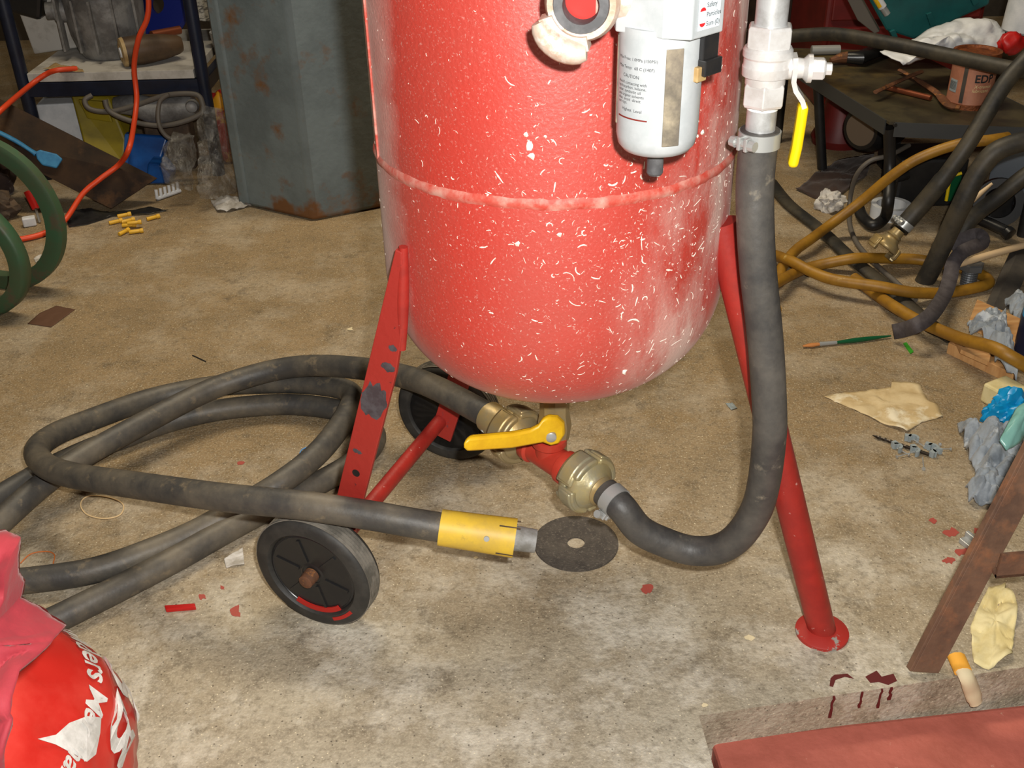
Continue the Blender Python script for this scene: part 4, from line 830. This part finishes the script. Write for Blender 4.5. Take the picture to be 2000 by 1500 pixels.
lg(1605, 335, tA + (tB - tA) * .62 + V(.02, 0, -.01))
MB().tube(cr([tA + V(.02, .05, -.03), at(1738, 330, Y=tA.y + .05), at(1735, 395, Y=tA.y - .01), at(1728, 425, z=.02), at(1705, 440, z=.015), at(1685, 424, z=.013), at(1678, 408, z=.013)], 6), .013, 14).build('leg', MT['black'], stt, smooth=60)
for p in (tC + V(-.03, .03, -.01), tD + V(-.03, -.04, -.01), tB + V(.04, -.02, -.01)): MB().tube([V(p.x, p.y, .0), p], .0125, 14).build('leg', MT['black'], stt)
# motor housing under the stand
mh = at(1690, 250, Y=tA.y + .33)
ms = thing('motor_housing', V(mh.x, mh.y, 0), 'black motor housing with a round mesh vent beneath the stand top', 'motor')
ax_ = V(-.8, -.6, 0).normalized()
MB().lathe(mh - ax_ * .11, ax_, [(0, .05), (.01, .062), (.1, .062), (.12, .056), (.13, .05)], 28).build('housing', MT['black'], ms, smooth=40)
MB().lathe(mh + ax_ * .018, ax_, [(0, .042), (.004, .04)], 28).build('mesh_vent', MT['mesh'], ms)
MB().box(V(mh.x + .10, mh.y + .085, (mh.z - .04) / 2), (.04, .04, mh.z - .04)).build('bracket', MT['black'], ms, smooth=0)
# tin on the stand
tcn = at(1900, 213, z=TZt); CR_ = .047; CH = .118
tcn = tcn + V(0, CR_ * .7, 0); tin = thing('tin_can', tcn, 'rusty lidded tin with a pinkish brown label', 'tin')
MB().lathe(tcn, (0, 0, 1), [(0, CR_), (.004, CR_ + .001), (.008, CR_), (CH - .012, CR_), (CH - .008, CR_)], 36).build('can_body', MT['tin'], tin)
MB().lathe(tcn, (0, 0, 1), [(0, CR_ + .0015), (.012, CR_ + .001)], 36).build('rusty_base', MT['rustlid'], tin)
MB().lathe(tcn + V(0, 0, CH - .01), (0, 0, 1), [(0, CR_ + .001), (.0, CR_ + .004), (.013, CR_ + .004), (.013, CR_ - .002), (.008, CR_ - .005), (.009, .001)], 36).build('lid', MT['rustlid'], tin)
cf = (V(0, 0, 0) - V(tcn.x, tcn.y, 0)).normalized()
def canw(a_0, a_1, z_0, z_1, name, mat): return MB().arc(tcn, V(0, 0, 1), cf, a_0, a_1, CR_ - .001, CR_ + .0006, z_0, z_1, 8).build(name, MT[mat], tin, smooth=40)
canw(-24, -14, .015, .10, 'dark_stripe', 'plank'); canw(-66, -38, .035, .062, 'white_panel', 'clip')
tx = MB()
def canm(a_, z_): return lambda x, y: tcn + (Matrix.Rotation(math.radians(a_) + x / CR_, 3, 'Z') @ cf) * (CR_ + .0009) + V(0, 0, z_ + y)
text_on(tx, 'EDP', .024, canm(6, .062), bold=.0006); tx.build('label_text', MT['ink'], tin, smooth=0)
tx = MB(); text_on(tx, 'X-tremol', .010, canm(8, .050), shear=.2); text_on(tx, 'lubricant', .010, canm(4, .041), shear=.2); tx.build('label_text', MT['papery'], tin, smooth=0)
tx = MB()
for k in range(9): tx.arc(tcn, V(0, 0, 1), cf, -64 + k * 2.8, -63 + k * 2.8, CR_ - .001, CR_ + .0009, .04, .058, 2)
tx.build('panel_bars', MT['ink'], tin, smooth=0)
# rusty pliers and copper rod on the stand
pl = thing('rusty_pliers', at(1850, 205, z=TZt), 'rusty brown pliers lying in front of the tin', 'pliers'); zt_ = TZt + .010
MB().tube(cr([at(1757, 137, z=zt_), at(1790, 155, z=zt_), at(1830, 182, z=zt_), at(1852, 205, z=zt_), at(1875, 210, z=zt_)], 5), [.006] * 6 + [.009] * 6 + [.011] * 6 + [.008] * 3, 8, flat=.6).build('handle', MT['rust'], pl, smooth=60)
MB().tube(cr([at(1710, 180, z=zt_ + .012), at(1770, 152, z=zt_ + .012), at(1800, 140, z=zt_ + .012)], 5), .006, 8, flat=.7).build('handle', MT['rust'], pl, smooth=60)
o = MB().tube([at(1730, 170, z=TZt + .007), at(1775, 181, z=TZt + .007), at(1818, 191.5, z=TZt + .007)], .0065, 10).build('copper_rod', MT['copper'], smooth=60); tag(o, 'short copper rod lying in front of the rusty pliers', 'rod')
sk = thing('socket_driver', at(1670, 118, z=TZt), 'black socket driver lying on the stand below the slung hose', 'tool')
MB().tube([at(1622, 118, z=TZt + .012), at(1640, 113, z=TZt + .016), at(1655, 112, z=TZt + .016)], [.006, .012, .014], 10).build('nose', MT['rust'], sk); MB().tube([at(1655, 112, z=TZt + .02), at(1680, 113, z=TZt + .02), at(1690, 108, z=TZt + .02), at(1730, 92, z=TZt + .02)], [.014, .018, .017, .017], 12).build('body', MT['blackp'], sk)
o = MB().tube([at(1585, 98, z=TZt + .012), at(1640, 97, z=TZt + .012)], .012, 14).build('silver_tube', MT['zinc'], smooth=40); tag(o, 'bright silver tube lying on the stand beside the socket driver', 'tube')
# white bag hanging over, teal case, etc.
wbp = [at(x, y, Y=Y_) for x, y, Y_ in ((1716, 104, 2.50), (1760, 132, 2.46), (1800, 120, 2.50), (1830, 118, 2.52), (1950, 108, 2.52), (1958, 62, 2.57), (1935, 44, 2.60), (1870, 42, 2.61), (1805, 66, 2.61), (1785, 78, 2.58))]
o = MB().sheet(wbp, .03, 14, .03, rings=14, up=(0, -.7, .6)).build('white_bag', MT['pwhite'], smooth=60, solid=.002); tag(o, 'crumpled white plastic bag spread behind the tin', 'bag')
def pane(px, Y_, dep, name, mat, label=None, cat=None, parent=None, bev=.004, dz=0, tilt=None):
    P_ = [at(x, y, Y=(Y_[i] if isinstance(Y_, (list, tuple)) else Y_)) for i, (x, y) in enumerate(px)]
    o = MB().prism(P_, dep).build(name, MT[mat], parent, smooth=0, bevel=bev)
    if label: tag(o, label, cat)
    return o
tcs = thing('tool_case', at(1790, 70, Y=2.66), 'teal plastic tool case tipped on its corner on the stand', 'tool case')
pane([(1685, -20), (1730, 60), (1785, 78), (1850, 48), (1932, 10), (1945, -80), (1700, -90)], 2.66, (.02, .10, .03), 'case_shell', 'teal', parent=tcs, bev=.006)
for q in ([(1738, 62), (1748, 58), (1754, 72), (1744, 74)], [(1810, 28), (1820, 24), (1830, 48), (1818, 52)], [(1895, -4), (1908, -8), (1914, 6), (1902, 12)]): pane(q, 2.652, (0, .02, 0), 'case_latch', 'teal', parent=tcs, bev=.001)
pane([(1645, -20), (1672, -20), (1718, 62), (1708, 66), (1675, 40)], 2.63, (.01, .03, 0), 'carry_strap', 'greyc', parent=tcs, bev=.002)
sdv = thing('screwdriver', at(1730, 26, Y=2.6), 'white and yellow screwdriver lying against the teal case', 'screwdriver')
MB().tube([at(1704, -18, Y=2.628), at(1724, 14, Y=2.628)], .010, 12).build('grip', MT['pwhite'], sdv); MB().tube([at(1701, -16, Y=2.622), at(1719, 14, Y=2.622)], .005, 8).build('grip_stripe', MT['yellow'], sdv); MB().tube([at(1724, 14, Y=2.628), at(1733, 28, Y=2.628)], .008, 12).build('collar', MT['zinc'], sdv)
o = MB().lathe(at(1993, 62, Y=2.64), (.05, 0, 1), [(0, .04), (.005, .045), (.15, .045), (.16, .03), (.17, .03)], 28).build('white_canister', MT['pwhite'], smooth=40); tag(o, 'white plastic canister beside the crumpled white bag', 'canister')
MB().lathe(at(1993, 62, Y=2.64) + V(.0085, 0, .17), (.05, 0, 1), [(0, .032), (.03, .032), (.032, .028)], 24).build('screw_cap', MT['redp'], o)
o = MB().lump(at(1975, 84, Y=2.5), (.028, .02, .025), .3, 6, 3, seed=4).build('red_ball', MT['redp'], smooth=50); tag(o, 'dark red rubber lump to the right of the tin', 'rubber lump')
# red tool box behind
rb = thing('red_cabinet', V(at(1640, 200, Y=3.2).x, 3.2, 0), 'tall red steel tool cabinet behind the low stand', 'cabinet')
xl, xr = at(1612, 40, Y=3.2).x, at(1720, 40, Y=3.2).x; xl2 = xl
MB().box(((xl + xr + .3) / 2, 3.4, .35), (xr + .3 - xl, .4, .7)).build('body', MT['cabred'], rb, smooth=0, bevel=.01)
for k in range(3): MB().box(((xl + xr + .3) / 2, 3.197, .14 + .21 * k), (xr + .3 - xl - .03, .012, .19)).build('drawer', MT['cabred'], rb, smooth=0, bevel=.004)
o = MB().box((at(1560, 20, Y=3.5).x, 3.9, .45), (.30, .3, .9)).build('dark_cupboard', MT['darkrag'], smooth=0, bevel=.006); tag(o, 'dark brown cupboard standing behind the tank', 'cupboard')
# red jack, dark board, crumbs below the stand
o = MB().lathe(at(1636, 278, z=0), (0, 0, 1), [(0, .07), (.02, .075), (.05, .06), (.12, .045), (.17, .042), (.19, .03)], 24).build('red_jack', MT['cabred'], smooth=30); tag(o, 'dull red bottle jack standing under the low stand', 'jack')
flat('dark_cloth', [(1553, 372), (1605, 335), (1640, 312), (1708, 300), (1692, 345), (1655, 372), (1620, 402)], 'darkrag', 'dark brown cloth spread flat under the low stand', 'cloth', amp=.008, freq=20)
o = MB().lump(at(1621, 394, z=.02), (.03, .028, .024), .5, 8, 4, floor=0, seed=6).build('tissue_ball', MT['tissue'], smooth=40); tag(o, 'balled tissue lying on the dark brown cloth edge', 'tissue')
tp_ = at(1735, 418, z=0) + V(0, -.01, 0); o = ring(MB(), tp_, (0, 0, 1), [(0, .034), (.03, .034), (.03, .046), (0, .046)], 36).build('tape_roll', MT['pwhite'], smooth=40); tag(o, 'roll of white tape on the floor behind the stand leg', 'tape')
bx = thing('black_transformer', at(1815, 405, z=0), 'black box-shaped power tool body with yellow edged label', 'power tool')
bA, bB = at(1742, 402, z=0), at(1880, 408, z=0); mid_ = (bA + bB) / 2 + V(0, .06, 0)
MB().box((mid_.x, mid_.y, .06), ((bB - bA).length, .12, .12)).build('casing', MT['black'], bx, smooth=0, bevel=.008)
MB().tube([V(mid_.x - .065, mid_.y - .06, .085), V(mid_.x - .095, mid_.y - .075, .08)], [.014, .010], 12).build('knob', MT['black'], bx)
pane([(1848, 392), (1856, 345), (1878, 338), (1876, 395)], mid_.y - .063, (0, .003, 0), 'label_plate', 'brushg', parent=bx, bev=0)
MB().tube([at(1848, 392, Y=mid_.y - .066), at(1856, 345, Y=mid_.y - .066), at(1878, 338, Y=mid_.y - .066)], .004, 8).build('label_edge', MT['yellow2'], bx)
cm = thing('bench_clamp', at(1940, 455, z=0), 'black cast clamp ring with a round bar handle', 'clamp')
ring(MB(), at(1950, 395, Y=2.3), (-.3, -1, .25), [(-.012, .035), (-.012, .055), (.012, .055), (.012, .035)], 32).build('clamp_ring', MT['black'], cm)
MB().tube([at(1905, 425, Y=2.27), at(1935, 437, Y=2.24), at(1966, 452, Y=2.2)], .0125, 14).lathe(at(1966, 452, Y=2.2), (.4, -.8, -.3), [(0, .015), (.012, .015), (.014, .008)], 16).build('bar_handle', MT['blackp'], cm)
MB().box(V(at(1945, 440, Y=2.3).x, 2.31, .04), (.05, .04, .08)).build('clamp_foot', MT['black'], cm, smooth=0, bevel=.004)
g1 = at(2030, 415, z=0); o = MB().box((g1.x + .03, g1.y + .1, .07), (.15, .2, .14)).build('grey_crate', MT['greybox'], smooth=0, bevel=.006); tag(o, 'plain pale grey crate behind the bench clamp', 'crate')
o = MB().box(at(1830, 275, Y=2.62), (.11, .06, .05), Matrix.Rotation(.2, 3, 'Y')).build('brick_piece', MT['tin'], smooth=0, bevel=.006); o.location.z = 0.0; tag(o, 'broken pinkish brick piece on the floor under the stand', 'brick')

# ---------------------------------------------------------------- rack and clutter at the left
RY = 2.75; sz = at(300, 136, Y=RY).z; xL, xR = at(30, 100, Y=RY).x, at(387, 100, Y=RY).x; RD = .42
rk = thing('storage_rack', V((xL + xR) / 2, RY, 0), 'navy tubular storage rack with white board shelves', 'rack')
for x in (xL, xR):
    for y in (RY, RY + RD): MB().tube([V(x, y, 0), V(x, y, 1.25)], .0165, 16).build('post', MT['navy'], rk)
for z in (sz, .95):
    MB().box(((xL + xR) / 2, RY - .0 + RD / 2, z - .011), (xR - xL - .036, RD + .02, .022)).build('shelf_board', MT['white'], rk, smooth=0, bevel=.001)
    for y in (RY, RY + RD): MB().box(((xL + xR) / 2, y, z - .042), (xR - xL, .022, .036)).build('rail', MT['navy'], rk, smooth=0, bevel=.002)
    for x in (xL, xR): MB().box((x, RY + RD / 2, z - .042), (.022, RD, .036)).build('rail', MT['navy'], rk, smooth=0, bevel=.002)
# on the shelf
def xs(px, Y_=RY + .12): return at(px, 120, Y=Y_).x
mo = thing('pump_motor', V(xs(215), RY + .17, sz), 'grey cast alloy motor body standing on the rack shelf', 'motor'); mc = V(xs(212), RY + .17, sz)
MB().lathe(mc, (0, 0, 1), [(0, .075), (.02, .085), (.06, .095), (.12, .1), (.16, .1), (.165, .105), (.18, .105), (.18, .09), (.2, .08)], 20).build('casing', MT['greymet'], mo, smooth=30, bevel=.003)
for k in range(5): MB().box(mc + V(-.1 + .05 * k, -.095 + .02 * abs(k - 2), .09), (.006, .03, .13)).build('rib', MT['greymet'], mo, smooth=0)
MB().lathe(mc + V(-.09, -.02, .12), (-1, -.2, 0), [(0, .03), (.03, .03), (.03, .022), (.05, .022)], 18).build('boss', MT['greymet'], mo)
MB().box(mc + V(.02, -.02, .215), (.17, .12, .03)).build('terminal_cover', MT['rust'], mo, smooth=0, bevel=.004)
jr = thing('brown_jar', V(xs(290, RY + .05), RY + .05, sz), 'brown jar with cream end lying on the shelf before the motor', 'jar'); j0, j1 = V(xs(246, RY + .03), RY + .035, sz + .037), V(xs(345, RY + .08), RY + .095, sz + .0375)
jd = (j1 - j0).normalized(); MB().lathe(j0, jd, [(0, .036), (.04, .037), (.06, .036), (.1, .031), (.135, .024), (.145, .018)], 24).build('glass_body', MT['brown'], jr, smooth=40); MB().lathe(j0, -jd, [(0, .037), (.008, .035), (.011, .024), (.008, .02)], 24).build('end_cap', MT['cream'], jr, smooth=40)
MB().lathe(j0, -jd, [(.008, .014), (.013, .012)], 12).build('cap_boss', MT['pwhite'], jr)
o = ring(MB(), V(xs(328, RY + .3), RY + .31, sz + .095), (-.3, -1, .3), [(-.012, .025), (-.012, .088), (.0, .093), (.012, .088), (.012, .025)], 36).build('blue_disc', MT['blued'], smooth=40); tag(o, 'dark blue disc propped up on the rack shelf', 'disc')
o = MB().tube([V(xs(306, RY + .1), RY + .1, sz + .062), V(xs(362, RY + .16), RY + .16, sz + .06)], .011, 12).build('copper_pipe', MT['copper']); tag(o, 'short copper pipe lying across the brown jar', 'pipe')
wp = thing('white_panel_box', V(xs(90, RY + .2), RY + .2, sz), 'dirty white panel box leaning behind the grey motor', 'box')
MB().box(V(xs(100, RY + .2) + .01, RY + .24, sz + .10), (.14, .05, .2), Matrix.Rotation(-.12, 3, 'Y')).build('panel', MT['white'], wp, smooth=0, bevel=.004); MB().box(V(xs(70, RY + .16), RY + .2, sz + .135), (.09, .06, .07), Matrix.Rotation(.3, 3, 'Y')).build('grip_block', MT['blackp'], wp, smooth=0, bevel=.01)
o = MB().sheet([V(xs(392, RY + .3), RY + .27, sz + .06), V(xs(436, RY + .3) + .03, RY + .27, sz + .05), V(xs(436, RY + .3) + .03, RY + .375, sz + .115), V(xs(392, RY + .3), RY + .375, sz + .125)], .006, 25).build('newspaper', MT['news'], smooth=50, solid=.002); tag(o, 'folded newspaper page at the rack end beside the column', 'newspaper')
o = MB().lathe(V(xs(427, RY + .14), RY + .22, sz - .02), (0, 0, 1), [(0, .025), (.06, .033), (.062, .03), (.01, .022)], 24).build('white_cup', MT['pwhite']); tag(o, 'small white cup by the newspaper at the rack end', 'cup')
flat('shelf_cloth', [(85, 138), (110, 128), (150, 132), (165, 142), (120, 143)], 'cream', 'cream cloth scrap on the shelf under the orange cable', 'cloth', z=sz, amp=.006)
# under the shelf
o = MB().box(V(xs(92, RY + .1), RY + .16, .085), (.125, .12, .17), Matrix.Rotation(.1, 3, 'Z')).build('polystyrene_box', MT['pwhite'], smooth=0, bevel=.004); tag(o, 'white polystyrene box under the rack shelf', 'box')
yc = thing('yellow_case', V(xs(185, RY + .05), RY + .05, 0), 'dark yellow plastic case leaning under the rack shelf', 'case')
pane([(137, 184), (212, 190), (246, 275), (240, 318), (165, 290)], [RY + .06, RY + .06, RY + .02, RY, RY], (.01, .08, .01), 'shell', 'ycase', parent=yc, bev=.006)
pane([(152, 195), (205, 199), (220, 240), (170, 232)], RY + .025, (.0, .01, .0), 'raised_panel', 'ycase', parent=yc, bev=.003)
po = thing('polisher', V(xs(310), RY + .05, 0), 'dusty grey angle polisher lying under the rack shelf', 'polisher'); py_ = RY + .02
MB().tube(cr([at(225, 205, Y=py_), at(262, 205, Y=py_), at(300, 215, Y=py_), at(340, 212, Y=py_), at(380, 205, Y=py_)], 5), [.02 + .014 * math.sin(k / 20 * 2.6) for k in range(21)], 16).build('body', MT['greymet'], po, smooth=60)
MB().lathe(at(376, 207, Y=py_ - .03), (.2, -1, .2), [(0, .018), (.03, .014), (.034, .007)], 16).build('gear_nose', MT['greymet'], po); MB().box(V(at(312, 215, Y=py_).x, py_ + .05, at(300, 215, Y=py_).z / 2), (.12, .056, at(300, 215, Y=py_).z)).build('stand_block', MT['dirt'], po, smooth=0, bevel=.006)
hose('grey_flex', [(180, 186, None, RY - .03), (166, 196, None, RY - .04), (176, 213, None, RY - .05), (215, 218, None, RY - .05), (265, 206, None, RY - .045), (325, 186, None, RY - .04), (380, 184, None, RY - .04), (395, 200, None, RY - .05), (392, 222, None, RY - .06), (350, 240, None, RY - .07), (305, 245, None, RY - .07), (255, 236, None, RY - .07), (215, 218, None, RY - .065), (205, 195, None, RY - .06)], .0065, 'greyc', 'grey flex looped round the polisher under the shelf', 'cable')
hose('grey_flex', [(330, 184, None, RY - .075), (312, 200, None, RY - .08), (310, 240, None, RY - .095), (325, 266, None, RY - .095), (350, 274, None, RY - .09), (372, 262, None, RY - .085)], .0055, 'greyc', 'single grey flex loop hanging in front of the polisher', 'cable')
dp = thing('blue_dustpan', V(at(290, 350, z=0).x, at(290, 355, z=0).y, 0), 'blue plastic dustpan standing behind the brown sheet corner', 'dustpan'); by = at(290, 362, z=0).y + .03
pane([(243, 262), (326, 268), (312, 312), (300, 352), (240, 330)], [by + .065, by + .065, by + .04, by + .02, by + .03], (.01, .012, 0), 'back_plate', 'blue', parent=dp, bev=.003)
pane([(243, 262), (252, 262), (250, 345), (240, 340)], [by + .05, by + .05, by - .02, by - .02], (.0, .02, 0), 'side_wall', 'blue', parent=dp, bev=.002)
pane([(288, 318), (312, 320), (332, 345), (330, 360), (285, 360)], [by - .01, by - .01, by - .03, by - .03, by - .03], (.0, .07, .0), 'lip', 'blue', parent=dp, bev=.006)
# clear film bags
def film(px, Y_, amp, seed, label, n='film_bag'):
    P_ = [at(x, y, Y=Y_[i]) for i, (x, y) in enumerate(px)]; P_ = [V(p.x, p.y, max(p.z, .004)) for p in P_]
    o = MB().sheet(P_, amp, 24, .05, rings=16, n=90, seed=seed, up=(0, -.8, .5)).build(n, MT['film'], smooth=60); return tag(o, label, 'plastic bag')
film([(390, 268), (398, 212), (440, 218), (462, 300), (470, 375), (435, 392), (392, 388), (388, 330)], [2.62, 2.7, 2.72, 2.7, 2.6, 2.52, 2.5, 2.55], .04, 3, 'crumpled clear plastic film bag against the steel column')
film([(318, 290), (345, 262), (384, 268), (386, 330), (376, 376), (326, 360)], [2.58, 2.64, 2.66, 2.6, 2.54, 2.54], .03, 9, 'crumpled clear netting bag beside the blue dustpan', 'netting_bag')
fp_ = at(430, 190, Y=2.84)
o = MB().lump(V(fp_.x, fp_.y, .100), (.046, .03, .100), .12, 8, 4, floor=0, seed=9).build('fruit_packet', MT['packet'], smooth=60); tag(o, 'red and yellow printed packet wedged beside the column', 'packet')
# brown sheet, leaning, with a blue paint brush on it
shB = at(217, 408, z=.012); shT = at(307, 348, Y=shB.y + .06); sLB, sLT = at(-70, 262, Y=2.50), at(-70, 158, Y=2.60)
nn = (shT - shB).cross(sLB - shB).normalized(); nn = nn if nn.y > 0 else -nn
o = MB().prism([shB, shT, sLT, sLB], nn * .004).build('metal_sheet', MT['sheet'], smooth=0, bevel=.0008); tag(o, 'long brown scorched metal sheet leaning in front of the rack', 'metal sheet')
def onsheet(px, py, off=.006):
    d = ray(px, py); O = V(0, 0, CAMH); t = (shB - O).dot(nn) / d.dot(nn); return O + d * t - nn * off
bb = thing('blue_brush', onsheet(70, 300), 'pale blue paint brush lying on the brown metal sheet', 'paint brush')
hpx = [(-20, 252), (0, 260), (35, 278), (72, 302)]
MB().tube(cr([onsheet(x, y, .008) for x, y in hpx], 5), [.008] * 11 + [.0075, .007, .007, .008, .010], 10, flat=.6).build('handle', MT['bluep'], bb, smooth=60)
MB().prism([onsheet(x, y, .004) for x, y in ((70, 298), (80, 294), (112, 302), (124, 312), (112, 330), (84, 324), (74, 312))], -nn * .010).build('bristles', MT['bluep'], bb, smooth=0, bevel=.003)
# orange cable
oc = [at(x, y, Y=Y_) for x, y, Y_ in ((282, -40, 2.66), (290, 0, 2.66), (287, 38, 2.66), (271, 75, 2.66), (262, 130, 2.67), (267, 190, 2.66), (262, 240, 2.60), (252, 290, 2.50))]
oc += [onsheet(234, 322, .012), onsheet(195, 352, .012), onsheet(163, 380, .014)] + [at(x, y, z=z_) for x, y, z_ in ((125, 432, .012), (85, 456, .008), (40, 467, .008), (0, 470, .008), (-60, 465, .01))]
oc += [onsheet(-110, 390, .03), onsheet(-75, 300, .014), onsheet(-25, 246, .014), onsheet(8, 214, .014)] + [at(55, 170, Y=2.69), at(88, 146, Y=2.725), at(112, 137, z=sz + .012), at(150, 134, z=sz + .0075)]
tag(MB().tube(cr(oc, 8), .0065, 14).build('orange_cable', MT['orange'], smooth=60), 'bright orange cable hanging from the rack down to the floor', 'cable')
# green bands
def hoop(c, rx, rz, yaw, w, t, label, n=60):
    m = MB(); R = Matrix.Rotation(yaw, 3, 'Z')
    for k in range(n):
        a = 2 * math.pi * k / n; d = R @ V(math.cos(a), 0, math.sin(a)); p = c + R @ V(math.cos(a) * rx, 0, math.sin(a) * rz); s_ = R @ V(0, 1, 0)
        m.v += [p + s_ * w + d * t, p + s_ * w * .7 + d * t * 1.6, p - s_ * w * .7 + d * t * 1.6, p - s_ * w + d * t, p - s_ * w * .9 - d * t, p + s_ * w * .9 - d * t]
    m.f = [(k * 6 + j, k * 6 + (j + 1) % 6, ((k + 1) % n) * 6 + (j + 1) % 6, ((k + 1) % n) * 6 + j) for k in range(n) for j in range(6)]
    return tag(m.build('green_band', MT['green'], smooth=60), label, 'hoop')
gA = at(16, 560, z=0); hoop(V(gA.x, gA.y, .168), .150, .150, -.2, .014, .013, 'larger green hoop band standing upright in front of brown sheet')
gB = at(-28, 610, z=0); hoop(V(gB.x, gB.y, .128), .112, .112, -.25, .016, .012, 'smaller green hoop band leaning before the larger one')
# clutter inside the hoops
rs = thing('red_screwdriver', at(76, 392, z=0), 'small screwdriver with red handle behind the larger green hoop', 'screwdriver')
sy_ = at(78, 434, z=.004).y
MB().tube([at(55, 374, Y=sy_ + .03), at(70, 408, Y=sy_ + .012)], [.011, .009], 10).build('handle', MT['redp'], rs, smooth=60); MB().tube([at(70, 408, Y=sy_ + .012), at(78, 434, z=.003)], .003, 8).build('blade', MT['zinc'], rs)
o = MB().lump(at(-22, 405, z=.028), (.068, .045, .042), .3, 9, 4, floor=0, seed=15).build('dirty_rag', MT['dirt'], smooth=40); tag(o, 'dirty brown rag heap behind the larger green hoop', 'rag')
o = MB().lump(at(-40, 352, z=.045), (.085, .05, .06), .25, 9, 4, floor=0, seed=19).build('dirty_rag', MT['darkrag'], smooth=40); tag(o, 'dark rag heap under the low edge of brown sheet', 'rag')
o = MB().box(at(57, 432, z=.012), (.03, .02, .022), Matrix.Rotation(.4, 3, 'Z')).build('white_plug', MT['pwhite'], smooth=0, bevel=.003); tag(o, 'small white plastic plug lying behind the green hoops', 'plug')
flat('grey_slip', [(66, 505), (80, 497), (86, 503), (70, 514)], 'tissue', 'small pale paper slip beside the larger green hoop', 'paper', amp=.002)
# black plastic litter
flat('black_film', [(130, 430), (150, 410), (215, 415), (285, 408), (330, 412), (290, 420), (220, 424), (170, 440), (135, 445)], 'black', 'black plastic film strip along the foot of brown sheet', 'film', amp=.006, freq=20)
# comb of white pegs
pg = thing('peg_strip', at(325, 385, z=0), 'short strip of white plastic pegs below the netting bag', 'peg strip'); c0, c1 = at(307, 388, z=.006), at(352, 372, z=.006)
MB().tube([c0, c1], .005, 8).build('strip', MT['pwhite'], pg)
for k in range(6): p = c0.lerp(c1, k / 5.5); MB().tube([p, p + V(0, .004, .022)], .0042, 8).build('peg', MT['pwhite'], pg)
# yellow wall plugs
def wall_plug(c, a, label, group, proto=[None]):
    if proto[0] is None:
        o = thing('wall_plug', c, label, 'wall plug', group); c = Vector(c); d = V(1, 0, 0)
        MB().lathe(c + V(-.016, 0, .0055), d, [(0, .0042), (.002, .0048), (.022, .0045), (.024, .0038)], 12).build('sleeve', MT['plug'], o)
        MB().lathe(c + V(.008, 0, .0055), d, [(0, .0052), (.004, .0058), (.008, .0055)], 12).build('collar', MT['plug'], o)
        proto[0] = o
    else:
        o = copy_tree(proto[0], c, label=label); o['label'] = label
        if group: o['group'] = group
        elif 'group' in o: del o['group']
    o.rotation_euler = (0, 0, a); return o
for i, (x, y, a) in enumerate(((227, 437, .55), (245, 431, .5), (251, 435, .6), (253, 444, .1), (265, 446, .25), (267, 456, .3), (243, 457, 1.1))):
    c = at(x, y, z=0); wall_plug(V(c.x, c.y, .009 if i in (1, 4) else 0), a, 'yellow plastic wall plug in the small heap on the floor', 'yellow wall plugs heaped together')
c = at(300, 429, z=0); wall_plug(c, .65, 'single yellow wall plug lying just beyond the heap of plugs', None)
c = at(73, 541, z=0); wall_plug(c, 1.15, 'lone yellow wall plug beside the smaller green hoop', None)
